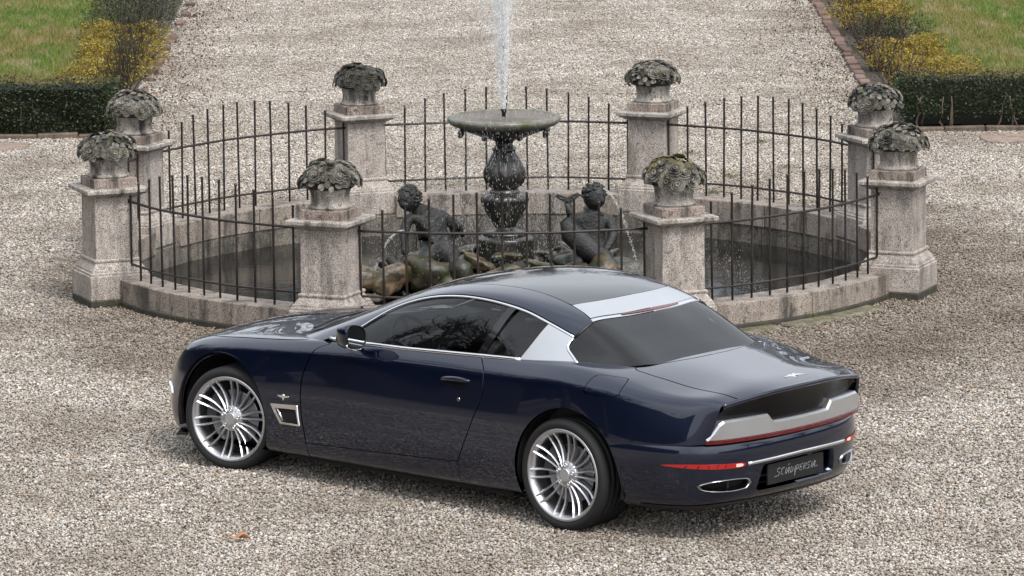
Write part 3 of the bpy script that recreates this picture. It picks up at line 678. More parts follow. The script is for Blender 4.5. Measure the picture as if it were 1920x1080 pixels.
# ---- lawns
t = NT('grass'); g = t.n('ShaderNodeNewGeometry'); a_ = t.noise(.8, 6, .75, vscale=(1, .35, 1)); b_ = t.noise(3.2, 6, .75, vscale=(1, .4, 1))
c = t.ramp(g.outputs['Random Per Island'], [(0, (.045, .10, .010)), (.5, (.095, .17, .014)), (1, (.17, .23, .03))])
c = t.mix(t.ramp(a_, [(.43, 0.), (.58, .8)]), c, (.23, .175, .05)); c = t.mix(t.ramp(b_, [(.51, 0.), (.61, .8)]), c, (.34, .27, .15)); c = t.mix(t.ramp(t.noise(1.3, 4), [(.55, 0.), (.66, .6)]), c, (.11, .15, .01))
t.set(Base_Color=c, Roughness=.6); M_GRASS = t.m
M_SOIL = simple('lawn_soil', (.085, .075, .035), .9, 0, .6, 5)
pydata('lawn', [(-30, 48.3, .0), (-4.55, 48.3, .0), (-4.75, 80, .0), (-30, 80, .0)], [(0, 1, 2, 3)], M_SOIL)['kind'] = 'structure'
pydata('lawn', [(4.6, 48.3, .0), (30, 48.3, .0), (30, 80, .0), (4.6, 80, .0)], [(0, 1, 2, 3)], M_SOIL)['kind'] = 'structure'
M_BED = simple('bed_soil', (.05, .038, .028), .95, 0, .5, 25)
pydata('planting_bed', [(-4.55, 48.3, .004), (-3.93, 48.3, .004), (-4.13, 80, .004), (-4.75, 80, .004)], [(0, 1, 2, 3)], M_BED)['kind'] = 'structure'
pydata('planting_bed', [(3.84, 48.3, .004), (4.6, 48.3, .004), (4.6, 80, .004), (3.90, 80, .004)], [(0, 1, 2, 3)], M_BED)['kind'] = 'structure'
def grass_tile(s, n):
    x, y = RNG.uniform(-s/2, s/2, n), RNG.uniform(-s/2, s/2, n); h = RNG.uniform(.02, .05, n)+.05*(RNG.random(n) < .12); a = RNG.uniform(0, 2*math.pi, n); w = RNG.uniform(.002, .0045, n); b = RNG.normal(0, .03, (n, 2))
    cx, sx = np.cos(a)*w, np.sin(a)*w
    V = np.stack([np.stack([x-cx, y-sx, 0*x], 1), np.stack([x+cx, y+sx, 0*x], 1), np.stack([x+b[:, 0], y+b[:, 1], h], 1)], 1).reshape(-1, 3)
    return V, (np.arange(n)*3)[:, None]+np.array([[0, 1, 2]])
gt = [grass_tile(.5, 1500) for _ in range(3)]
for side in (-1, 1):
    pts = []
    for ix in range(0, 20):
        for iy in range(0, 34):
            x = side*(4.75+.25+ix*.5); y = 48.75+iy*.5
            if abs(x) < .118*y+5: pts.append((x, y, 0, RNG.integers(0, 3)))
    o = scatter_object('lawn_grass', gt, np.array(pts, float), None, M_GRASS); o['category'] = 'grass'
    o['label'] = 'patchy winter grass behind the hedge on the bonnet side' if side < 0 else 'patchy winter grass behind the hedge on the boot side'
# ---- clipped hedges
def hedge(name, x0, x1, y0, y1, h, label, stems, seed):
    rg = np.random.default_rng(seed); r = empty(name, ((x0+x1)/2, (y0+y1)/2, 0), 0, label, 'hedge', 'clipped hedges closing the lawns'); off = np.array([(x0+x1)/2, (y0+y1)/2, 0])
    z0 = .10 if stems else .02
    bm = bmesh.new(); add_box(bm, (0, (.16 if stems else 0), (h-.06)/2), (x1-x0-.12, y1-y0-(.34 if stems else .16), h-.08)); bm_obj('hedge_core', bm, simple('hedge_inside', (.006, .007, .004), .9), r)
    n = int(5200*(x1-x0)); P = np.stack([rg.uniform(x0, x1, n), rg.uniform(y0, y1, n), rg.uniform(z0, h, n)], 1)
    f = rg.random(n); P[f < .62, 1] = y0+np.abs(rg.normal(0, .05, (f < .62).sum())); top = f > .80; P[top, 2] = h-np.abs(rg.normal(0, .03, top.sum()))
    side_ = (f > .62) & (f < .70); P[side_, 0] = np.where(abs(x0) < abs(x1), x0, x1)+rg.normal(0, .03, side_.sum())
    P[:, 1] += .03*np.sin(P[:, 0]*7+P[:, 2]*9); P[:, 2] += .015*np.sin(P[:, 0]*11)
    if stems: keep = (P[:, 2] > .16) | (rg.random(n) < .30); P = P[keep]; top = top[keep]; 
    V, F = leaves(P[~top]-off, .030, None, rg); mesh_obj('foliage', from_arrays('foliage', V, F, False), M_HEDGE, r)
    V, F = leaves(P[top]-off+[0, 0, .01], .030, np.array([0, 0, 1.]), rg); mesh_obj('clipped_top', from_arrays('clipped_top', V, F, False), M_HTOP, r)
    for k in range(int((x1-x0)*(7 if stems else 1.2))):
        x = rg.uniform(x0+.1, x1-.1)-off[0]; P = [(x, y0-off[1]+.03, -.01)]
        for i in range(4): P.append((P[-1][0]+rg.normal(0, .025), P[-1][1]-.002, P[-1][2]+.085))
        tube('stem', P, [.011, .010, .009, .007, .005], M_TWIGP, r, 6)
    return r
M_TWIGP = simple('pale_stem_bark', (.10, .072, .048), .8, 0, .4, 30)
hedge('hedge', -9.5, -4.02, 48.05, 48.75, .53, 'dense dark hedge ending beside the yellow shrubs, bonnet side of the path', False, 3)
hedge('hedge', 3.93, 9.5, 47.85, 48.55, .53, 'dark hedge with bare pale stems at its foot, boot side of the path', True, 4)
# ---- brick edging along the path, kerb stones along the hedges
t = NT('old_brick'); oi = t.n('ShaderNodeObjectInfo'); f = t.noise(40, 5); c = t.ramp(oi.outputs['Random'], [(0, (.09, .055, .042)), (.5, (.16, .095, .075)), (1, (.20, .14, .11))]); c = t.mix(t.ramp(f, [(.5, 0.), (.68, .7)]), c, (.07, .06, .045)); t.set(Base_Color=c, Roughness=.85); t.bump(f, .5, .006); M_BRICK = t.m
bm = bmesh.new(); add_box(bm, (0, 0, 0), (.11, .235, .09)); bmesh.ops.bevel(bm, geom=bm.edges[:], offset=.008, segments=1, affect='EDGES'); BR = bpy.data.meshes.new('brick'); bm.to_mesh(BR); bm.free(); BR.materials.append(M_BRICK)
for side, lab in ((-1, 'row of old bricks edging the path beside the left-hand shrubs with yellow leaves'), (1, 'row of old bricks edging the path on the boot side, beside reddish twigs')):
    r = empty('brick_edging', (side*3.9, 48.4, 0), 0, 'row of old bricks edging the path under bare green-brown twigs' if side < 0 else 'row of old bricks edging the path under reddish twigs', 'edging', 'brick edgings of the path')
    for k in range(56):
        if random.random() < (.5 if side < 0 else .2): continue
        o = bpy.data.objects.new('brick', BR); link(o, r); y = k*.247; x = (-.03-.0062*y) if side < 0 else (-.09+.002*y)
        o.location = (x+random.uniform(-.012, .012), y, .000+random.uniform(-.022, .014)); o.rotation_euler = (random.uniform(-.04, .04), random.uniform(-.05, .05), random.uniform(-.05, .05))
M_KERB = stone_mat('kerb_stone', (.10, .075, .055), (.22, .16, .115), (.06, .05, .04), .8)
bm = bmesh.new(); add_box(bm, (0, 0, 0), (.40, .10, .10)); bmesh.ops.bevel(bm, geom=bm.edges[:], offset=.01, segments=1, affect='EDGES'); KB = bpy.data.meshes.new('kerb_stone'); bm.to_mesh(KB); bm.free(); KB.materials.append(M_KERB)
for side, y in ((-1, 47.90), (1, 47.72)):
    r = empty('kerb', (side*4., y, 0), 0, 'low stone kerb along the foot of the hedge on the %s side' % ('bonnet' if side < 0 else 'boot'), 'kerb', 'stone kerbs along the hedges')
    for k in range(12):
        o = bpy.data.objects.new('kerb_stone', KB); link(o, r); o.location = (side*(.12+k*.408), random.uniform(-.012, .012), -.005+random.uniform(-.008, .008)); o.rotation_euler = (0, random.uniform(-.02, .02), random.uniform(-.03, .03))
M_SLAB = stone_mat('slab_stone', (.26, .19, .145), (.36, .28, .22), (.14, .11, .09), .5)
for side, (x0, x1, y0, y1), lab in ((-1, (-6.4, -4.76, 46.95, 47.5), 'flat pinkish stone slab set in gravel before the dense hedge'), (1, (4.62, 6.6, 46.75, 47.35), 'flat pinkish stone slab set in gravel before the hedge with bare stems')):
    bm = bmesh.new(); n = 16
    ol = []
    for k in range(n):
        a = 2*math.pi*k/n; ex = abs(math.cos(a))**.35*math.copysign(1, math.cos(a)); ey = abs(math.sin(a))**.35*math.copysign(1, math.sin(a)); ol.append(((x0+x1)/2+ex*(x1-x0)/2*(1+.02*math.sin(5*a)), (y0+y1)/2+ey*(y1-y0)/2))
    a = [bm.verts.new((x, y, -.03)) for x, y in ol]; b = [bm.verts.new((x, y, .022)) for x, y in ol]; bm.faces.new(a[::-1]); bm.faces.new(b)
    for k in range(n): bm.faces.new((a[k], a[(k+1) % n], b[(k+1) % n], b[k]))
    o = bm_obj('stone_slab', bm, M_SLAB, None, bevel=.008); tag(o, lab, 'slab', 'stone slabs before the hedges')
# ---- shrubs along the path edge
def shrub(kind, x, y, h, w, label, seed, twigm):
    rg = np.random.default_rng(seed); r = empty('shrub', (x, y, 0), 0, label, 'shrub', 'shrubs lining the path'); 
    V, F = twigs((0, 0, -.01), 16 if kind != 'yellow' else 9, h, .45*w/h, rg, .008 if kind != 'yellow' else .006); mesh_obj('twigs', from_arrays('twigs', V, F), twigm, r)
    n = {'yellow': 6500, 'green': 2200, 'bare': 260}[kind]
    d = rg.normal(size=(n, 3)); d /= np.linalg.norm(d, axis=1)[:, None]; rr = rg.random(n)**.33
    cl = 1+.28*np.sin(d[:, 0]*5+seed)+.22*np.sin(d[:, 1]*6+d[:, 2]*4)
    P = d*rr[:, None]*[w*.55, w*.6, h*.42]*cl[:, None]+[0, 0, h*.5]; P = P[P[:, 2] > .01]
    V, F = leaves(P, .029 if kind != 'bare' else .026, None, rg); mesh_obj('foliage', from_arrays('foliage', V, F, False), {'yellow': M_YEL, 'green': M_GRN, 'bare': M_GRN}[kind], r)
    return r
yl = ['golden-leaved shrub at the hedge end, bonnet side of the path', 'golden-leaved shrub behind the first one along the lawn edge, bonnet side', 'golden-leaved shrub third along the lawn edge, bonnet side', 'golden-leaved shrub fourth along the lawn edge, bonnet side']
for i, (x, y, h, w) in enumerate([(-4.50, 49.6, .40, .85), (-4.42, 51.2, .44, .80), (-4.40, 53.0, .44, .85), (-4.44, 54.9, .46, .85)]): shrub('yellow', x, y, h, w, yl[i], 20+i, M_TWIG)
bl = ['bare twiggy rose bush nearest the hedge end, bonnet side', 'bare twiggy rose bush second along the brick edging, bonnet side', 'bare twiggy rose bush third along the brick edging, bonnet side', 'bare twiggy rose bush fourth along the brick edging, bonnet side', 'bare twiggy rose bush fifth along the brick edging, bonnet side']
for i, (x, y) in enumerate([(-4.06, 49.3), (-4.12, 51.0), (-4.16, 52.8), (-4.22, 54.8), (-4.26, 56.8)]): shrub('bare', x, y, .62, .56, bl[i], 40+i, M_TWIG)
gl_ = ['dark green shrub behind the golden ones, bonnet side', 'dark green shrub farther along the lawn edge, bonnet side', 'dark green shrub far along the lawn edge, bonnet side']
for i, (x, y) in enumerate([(-4.60, 56.2), (-4.46, 57.6), (-4.5, 59.6)]): shrub('green', x, y, .62, .95, gl_[i], 60+i, M_TWIG)
yl = ['golden-leaved shrub by the hedge end, boot side of the path', 'golden-leaved shrub behind the first one along the lawn edge, boot side', 'golden-leaved shrub beyond the dark green one, boot side', 'golden-leaved shrub farthest along the lawn edge, boot side']
for i, (x, y, h, w) in enumerate([(4.50, 51.2, .40, .85), (4.42, 52.9, .42, .80), (4.36, 56.6, .44, .85), (4.34, 58.6, .44, .85)]): shrub('yellow', x, y, h, w, yl[i], 80+i, M_TWIG)
bl = ['bare reddish rose bush at the hedge end, boot side', 'bare reddish rose bush second along the brick edging, boot side', 'bare reddish rose bush third along the brick edging, boot side', 'bare reddish rose bush fourth along the brick edging, boot side', 'bare reddish rose bush fifth along the brick edging, boot side']
for i, (x, y) in enumerate([(4.14, 49.3), (4.10, 51.0), (4.06, 52.8), (4.04, 54.8), (4.02, 57.0)]): shrub('bare', x, y, .50, .60, bl[i], 100+i, M_TWIGR)
shrub('green', 4.35, 55.0, .45, .8, 'dark green shrub between the golden ones, boot side', 130, M_TWIG)
shrub('green', 4.35, 60.8, .45, .8, 'dark green shrub far along the lawn edge, boot side', 131, M_TWIG)
# ---- stray moss tufts and small weeds in the gravel, fallen leaves
M_WEED = leaf_mat('weed_leaf', [(.05, .08, .015), (.09, .13, .02), (.14, .15, .04)])
rg = np.random.default_rng(9)
for i, (x, y) in enumerate([(1.85, 43.5), (2.3, 43.0), (2.05, 44.6), (2.6, 45.2), (1.75, 46.2), (3.0, 44.0), (2.45, 47.0), (1.1, 52.5), (2.8, 54.5), (2.95, 29.9), (-2.05, 31.4)]):
    n = 60; P = rg.normal(0, 1, (n, 3))*[.05, .06, .008]+[0, 0, .014]; V, F = leaves(P, .028 if i < 9 else .018, None, rg, .3); o = mesh_obj('weed_tuft', from_arrays('weed_tuft', V, F, False), M_WEED); o.location = (x, y, .003)
    tag(o, ['small green weed tuft in the gravel path behind the pool', 'small weed tuft in the gravel beside the car'][i > 8], 'weed', ['weeds in the path', 'weeds beside the car'][i > 8])
t = NT('dead_leaf'); f = t.noise(60, 4); t.set(Base_Color=t.ramp(f, [(.3, (.30, .13, .05)), (.7, (.50, .25, .11))]), Roughness=.6); M_DEAD = t.m
def dead_leaf(x, y, s, rz, label):
    V = []; F = []; out = []
    for k in range(22):
        a = 2*math.pi*k/22; rr = (.6+.4*abs(math.cos(2.5*a)))*(1 if abs(math.sin(a)) < .9 else .8); out.append((rr*math.cos(a), .62*rr*math.sin(a)))
    V = [(0, 0, .10)]+[(px*s, py*s, s*(.18+.35*abs(py)+.2*math.sin(px*4))) for px, py in out]; V[0] = (0, 0, s*.12)
    F = [(0, k+1, (k+1) % 22+1) for k in range(22)]
    r = empty('fallen_leaf', (x, y, .016), rz, label, 'leaf', 'fallen leaves on the gravel')
    o = pydata('blade', V, F, M_DEAD, r, True); o.modifiers.new('th', 'SOLIDIFY').thickness = .0015
    tube('stalk', [(-s*.9, 0, s*.3), (-s*1.3, s*.1, s*.22), (-s*1.6, s*.3, s*.10)], .0022, M_DEAD, r, 5)
dead_leaf(-1.69, 28.92, .075, .25, 'curled orange-brown fallen leaf lying on the gravel beside the car')
# ---- dead leaves blown along the path edges
t = NT('leaf_litter'); g = t.n('ShaderNodeNewGeometry'); t.set(Base_Color=t.ramp(g.outputs['Random Per Island'], [(0, (.035, .024, .016)), (.5, (.10, .062, .036)), (1, (.22, .14, .08))]), Roughness=.8); M_LIT = t.m
rg = np.random.default_rng(77)
for side in (-1, 1):
    n = 1700; y = rg.uniform(48.2, 62, n); x = side*(3.88-np.abs(rg.normal(0, .38, n)))-(.012*(y-48) if side < 0 else .1); P = np.stack([x, y, rg.uniform(.008, .02, n)], 1)
    V, F = leaves(P, .034, np.array([0, 0, 2.5]), rg, .6); o = mesh_obj('leaf_litter', from_arrays('leaf_litter', V, F, False), M_LIT); tag(o, 'scattered brown dead leaves along the path edge on the %s side' % ('bonnet' if side < 0 else 'boot'), 'leaf litter', None, 'stuff')
n = 160; x = rg.uniform(-5, 5, n); y = rg.uniform(28, 47, n); k = (np.hypot(x-FX, y-FY) > WALL_OUT+.1); P = np.stack([x, y, rg.uniform(.012, .02, n)], 1)[k]
V, F = leaves(P, .026, np.array([0, 0, 2.]), rg, .6); o = mesh_obj('leaf_litter', from_arrays('leaf_litter', V, F, False), M_LIT); tag(o, 'tiny dead leaf scraps strewn thinly over the gravel court', 'leaf litter', None, 'stuff')
# ---- bare winter trees the car mirrors, and unseen hedges added to darken its reflections
def bare_tree(seed):
    rg = np.random.default_rng(seed); parts = [[], []]
    def grow(p, d, L, r, lev):
        n = 5; Pk = [np.array(p)]
        for i in range(n):
            d = d+rg.normal(0, .11+.04*lev, 3); d[2] += .05; d = d/np.linalg.norm(d); Pk.append(Pk[-1]+d*L/n)
        V, F = tube_arrays(Pk, np.linspace(r, r*.55, n+1), 6 if lev < 2 else 4, caps=False); F = np.array(F); parts[0 if lev == 0 else 1].append((np.array(V), np.concatenate([F[:, [0, 1, 2]], F[:, [0, 2, 3]]])))
        if lev < 4:
            for j in range(5 if lev else 7):
                i = rg.integers(2 if lev else 3, n+1); dd = d+rg.normal(0, .75, 3); dd[2] = abs(dd[2])*.8+.1; grow(Pk[i], dd/np.linalg.norm(dd), L*rg.uniform(.5, .72), r*.5, lev+1)
    grow((0, 0, -.1), np.array([0, 0, 1.]), 4.2, .24, 0)
    return [from_arrays('trunk', *collect(parts[0])), from_arrays('branches', *collect(parts[1]))]
TM = [bare_tree(1), bare_tree(2)]
for m in TM:
    for q in m: q.materials.append(M_TRUNK)
TL = [(-17, 29), (-20, 34.5), (-16, 24), (-23, 39), (-19, 19), (-25, 31), (-22, 26), (-17.5, 43), (-14.5, 33.5), (-18.5, 31.5), (-16, 38.5), (-21, 29.5), (-20, 23), (-24.5, 35), (-15.5, 27), (-19, 37), (-25, 27), (-22.5, 32), (-21, 41.5), (27, 33), (31, 27), (29, 39), (24, 22), (-24, 84), (-15, 88), (-7, 83), (1, 90), (9, 85), (17, 89), (26, 83), (-11, 94), (5, 96), (13, 94), (-2.5, 87), (21, 95), (-19, 95)]
tn = ['first', 'second', 'third', 'fourth', 'fifth', 'sixth', 'seventh', 'eighth']
def WH(x, y): return 'bonnet' if y > 60 else 'door' if x < 0 else 'tail'
for i, (x, y) in enumerate(TL):
    r = empty('bare_tree', (x, y, 0), i*1.7, 'bare winter tree standing beyond the court, mirrored in the %s of the car' % WH(x, y), 'tree', 'bare trees mirrored in the %s' % WH(x, y)); r.scale = [(.9+.35*random.random())*(1.7 if y > 60 else 1.)]*3
    for nm, me in zip(('trunk', 'crown'), TM[i % 2]): link(bpy.data.objects.new(nm, me), r)
def tall_hedge(x, y0, y1, h, label, seed):
    rg = np.random.default_rng(seed); r = empty('tall_hedge', (x, (y0+y1)/2, 0), 0, label, 'hedge', 'tall hedges beyond the court')
    bm = bmesh.new(); add_box(bm, (0, 0, h/2-.15), (1.2, y1-y0-.4, h-.3)); bm_obj('hedge_core', bm, simple('tall_hedge_inside', (.01, .012, .008), .9), r)
    n = 26000; P = np.stack([rg.uniform(-.9, .9, n), rg.uniform((y0-y1)/2, (y1-y0)/2, n), rg.random(n)*h], 1); P[:, 0] = np.sign(P[:, 0])*(.6+.3*rg.random(n)); P[:, 2] *= 1+.12*np.sin(P[:, 1]*1.3)+.08*np.sin(P[:, 1]*3.1)
    V, F = leaves(P, .22, None, rg); mesh_obj('foliage', from_arrays('foliage', V, F, False), M_HEDGE, r)
tall_hedge(-30, -20, 96, 7.5, 'tall dark hedge beyond the court, mirrored low in the car door', 5)
tall_hedge(36, -20, 96, 2.6, 'long dark hedge beyond the court, mirrored low in the car tail', 6)
tall_hedge(0, -44, 44, 5, 'tall dark hedge closing the garden beyond the path, mirrored in the pool', 7)  # out-of-view mass for the far wood, its height set by the reflections
o = [q for q in bpy.data.objects if q.name.startswith('tall_hedge')][-1]; o.rotation_euler.z = math.pi/2; o.location = (0, 97, 0)
# ================================================================== spline nets of the car body
# ---------- cubic B-spline surface over a control net ----------
class Net:
    def __init__(s, C, ends):           # C[na,nw,3]; ends=(a0,a1,w0,w1): 'm' mirror across y, 'e' extrapolate
        C=np.asarray(C,float); s.na,s.nw=C.shape[:2]
        f=np.array([1,-1,1.])
        def ext(C,e0,e1):
            h=[C[1]*f,C[0]*f] if e0=='n' else [3*C[0]-2*C[1],2*C[0]-C[1]]
            t=[C[-1]*f,C[-2]*f] if e1=='n' else [2*C[-1]-C[-2],3*C[-1]-2*C[-2]]
            return np.concatenate([np.array(h),C,np.array(t)])
        C=ext(C,ends[0],ends[1]); C=np.swapaxes(ext(np.swapaxes(C,0,1),ends[2],ends[3]),0,1)
        s.C=C
        s.wmax=s.nw-1+(0.5 if ends[3]=='n' else 0); s.amax=s.na-1+(.5 if ends[1]=='n' else 0); s.amin=-.5 if ends[0]=='n' else 0
    @staticmethod
    def _b(t):
        return np.stack([(1-t)**3,3*t**3-6*t**2+4,-3*t**3+3*t**2+3*t+1,t**3],-1)/6
    @staticmethod
    def _db(t):
        return np.stack([-(1-t)**2,3*t**2-4*t,-3*t**2+2*t+1,t**2],-1)/2
    def ev(s,a,w,n=False):
        a=np.atleast_1d(np.asarray(a,float)); w=np.atleast_1d(np.asarray(w,float))
        i=np.clip(np.floor(a).astype(int)+1,0,s.C.shape[0]-4); j=np.clip(np.floor(w).astype(int)+1,0,s.C.shape[1]-4)
        ta=a-i+1; tw=w-j+1
        idx=s.C[(i[:,None]+np.arange(4))[:,:,None],(j[:,None]+np.arange(4))[:,None,:]]
        P=np.einsum('ni,nj,nijk->nk',s._b(ta),s._b(tw),idx)
        if not n: return P
        da=np.einsum('ni,nj,nijk->nk',s._db(ta),s._b(tw),idx); dw=np.einsum('ni,nj,nijk->nk',s._b(ta),s._db(tw),idx)
        N=np.cross(da,dw); N/=np.linalg.norm(N,axis=1)[:,None]+1e-12
        return P,N,da,dw
    def grid(s,na,nw,wlo=0,whi=None,alo=0,ahi=None):
        A,W=np.meshgrid(np.linspace(alo,s.amax if ahi is None else ahi,na),np.linspace(wlo,s.wmax if whi is None else whi,nw),indexing='ij')
        return A,W,s.ev(A.ravel(),W.ravel()).reshape(na,nw,3)
    def inv(s,pts,axes,wlo=0,whi=None,alo=0,ahi=None):   # find (a,w) with S[axes]=pts
        key=(wlo,whi,alo,ahi)
        if not hasattr(s,'_c'): s._c={}
        if key not in s._c: s._c[key]=s.grid(260,160,*key)
        A,W,P=s._c[key]; out=[]
        Q=P[:,:,list(axes)].reshape(-1,2); Af=A.ravel(); Wf=W.ravel()
        whi=s.wmax if whi is None else whi; ahi=s.amax if ahi is None else ahi
        for q in np.asarray(pts,float):
            k=np.argmin(((Q-q)**2).sum(1)); u=np.array([Af[k],Wf[k]])
            for _ in range(6):
                p,_n,da,dw=s.ev(u[0],u[1],True)
                J=np.stack([da[0][list(axes)],dw[0][list(axes)]],1); r=q-p[0][list(axes)]
                try: st=np.linalg.solve(J+1e-9*np.eye(2),r)
                except Exception: break
                st=np.clip(st,-.3,.3); v=u+st
                v=np.array([np.clip(v[0],alo,ahi),np.clip(v[1],wlo,whi)])
                u=v
            if ((s.ev(*u)[0][list(axes)]-q)**2).sum()>((Q[k]-q)**2).sum(): u=np.array([Af[k],Wf[k]])
            out.append(u)
        return np.array(out)
# ---------- the car's three nets (x forward, y left, z up, metres) ----------
def car_nets():
    # side and deck: per station rows of (x,y,z)
    # stations on the flank: x, W(widest y), crease (y,z), shoulder (y,z), deck z at y3 positions
    T=[ # x,   W,   zb,   ycr, zcr,  ysh, zsh,  y1,z1,   y2,z2,   y3,z3
     (1.95,.872,.19,.842,.745,.742,.792,.60,.813,.36,.837,.12,.848),
     (1.75,.902,.17,.868,.792,.758,.852,.62,.866,.36,.884,.12,.892),
     (1.50,.918,.16,.884,.822,.770,.880,.63,.890,.36,.912,.12,.922),
     (1.25,.914,.16,.886,.838,.780,.898,.64,.908,.36,.930,.12,.941),
     (1.00,.906,.16,.882,.850,.790,.915,.65,.924,.36,.941,.12,.952),
     (0.75,.902,.16,.878,.862,.800,.938,.65,.945,.36,.955,.12,.962),
     (0.50,.900,.16,.875,.872,.805,.958,.65,.965,.36,.965,.12,.965),
     (0.00,.900,.16,.872,.884,.805,.972,.65,.975,.36,.975,.12,.975),
     (-.50,.905,.16,.875,.898,.802,.990,.65,.995,.36,.995,.12,.995),
     (-.90,.918,.17,.886,.912,.800,1.006,.65,1.012,.36,1.012,.12,1.012),
     (-1.20,.932,.18,.900,.926,.798,1.020,.65,1.028,.36,1.030,.12,1.030),
     (-1.50,.942,.19,.908,.938,.795,1.028,.65,1.036,.36,1.045,.12,1.048),
     (-1.80,.936,.20,.896,.925,.778,.994,.65,1.010,.36,1.034,.12,1.040),
     (-2.05,.908,.20,.862,.892,.748,.938,.63,.966,.36,1.004,.12,1.012),
     (-2.30,.846,.20,.802,.872,.704,.908,.59,.930,.36,.975,.12,.983)]
    C=[]
    def flank(x,W,zb,ycr,zcr,ysh,zsh,y1,z1,y2,z2,y3,z3):
        W=W+.010 if -1.25<x<1.3 else W+.004; ycr=ycr-.009
        zu=.69 if zcr>.78 else .60
        return [(x,W-.22,zb-.02),(x,W-.05,zb-.012),(x,W-.018,zb+.07),(x,W-.004,zb+.19),(x,W,.44),(x,W-.0065,.56),
                (x,W-.019,zu),(x,ycr+.0125,zcr-.058),(x,ycr,zcr),(x,(ycr+ysh)/2-.004,(zcr+zsh)/2+.012),(x,ysh,zsh),(x,y1,z1),(x,y2,z2),(x,y3,z3)]
    # nose stations (front centre first)
    def nose(pl,zb,zt,dk):   # pl=(x,y) widest, dk = deck points
        x,y=pl; n=np.array([1.,0]) if y<.05 else None
        return None
    N=[]
    # rows: under, sill, low, low2, mid, mid2, up, crease-, crease, sh-, shoulder, d1, d2, d3
    def noserow(x,y,zt,xd,yd,zd,xc):
        # x,y widest plan point at z~.5 ; zt top-of-face height ; (xd,yd,zd) deck shoulder ; xc centreline x
        r=[(x-.22,y*.85,.15),(x-.06,y*.97,.16),(x-.015,y*.995,.22),(x,y,.32),(x+.005,y,.43),(x-.005,y*.995,.53),
           (x-.03,y*.985,zt-.07),(x-.06,y*.97,zt-.03),(x-.09,y*.945,zt),(x-.13,y*.91,(zt+zd)/2+.01),(xd,yd,zd)]
        for f,zz in ((.72,.004),(.40,.012),(.12,.02)):
            xx=xd+(xc-xd)*(1-f); r.append((xx,yd*f/.9,zd+zz))
        return r
    N.append(noserow(2.400,.12,.63,2.26,.11,.710,2.27))
    N.append(noserow(2.375,.39,.64,2.22,.34,.715,2.25))
    N.append(noserow(2.295,.62,.66,2.15,.54,.738,2.20))
    N.append(noserow(2.140,.79,.70,2.02,.67,.778,2.09))
    for t in T: N.append(flank(*t))
    # rear corner stations: trailing edge of quarter panel and deck
    e1=[(-2.42,.60,.19),(-2.42,.74,.20),(-2.42,.775,.27),(-2.42,.79,.39),(-2.42,.79,.47),(-2.42,.785,.58),(-2.425,.774,.69),(-2.44,.752,.80),(-2.45,.735,.868),(-2.455,.71,.896),(-2.46,.67,.918),(-2.48,.56,.930),(-2.52,.345,.962),(-2.535,.12,.970)]
    e2=[(-2.50,.55,.19),(-2.50,.67,.20),(-2.49,.70,.27),(-2.48,.72,.39),(-2.475,.735,.47),(-2.475,.738,.60),(-2.505,.712,.70),(-2.53,.692,.79),(-2.545,.682,.858),(-2.55,.668,.872),(-2.56,.63,.884),(-2.585,.52,.898),(-2.655,.335,.930),(-2.68,.12,.938)]
    N.append(e1); N.append(e2)
    A=Net(np.array(N),('n','e','e','n'))
    # rear bumper: from behind the rear wheel round to the centre
    pl=[(-1.80,.936,0),(-2.05,.908,.02),(-2.28,.852,.15),(-2.42,.782,.4),(-2.52,.680,.8),(-2.585,.520,1),(-2.615,.320,1),(-2.628,.110,1)]
    B=[]
    for k,(x,y,t) in enumerate(pl):
        if k==0: nx,ny=0,1
        else:
            p0=np.array(pl[max(k-1,0)][:2]); p1=np.array(pl[min(k+1,len(pl)-1)][:2]); d=(p1-p0)/np.linalg.norm(p1-p0); nx,ny=d[1],-d[0]
            if nx>0 or (abs(nx)<1e-6 and ny<0): nx,ny=-nx,-ny
            if ny<0: ny=-ny
        prof=[(.30,.175+.03*t),(.12,.185+.03*t),(.055,.245+.02*t),(.026,.325),(.010,.42),(.0,.50),(.002,.57),(.010,.615),(.022,.632),(.075,.640)]
        B.append([(x-nx*d_, y-ny*d_ if k<len(pl)-1 else y, z) for d_,z in prof])
    Bn=Net(np.array(B),('e','n','e','e'))
    # greenhouse
    G=[]
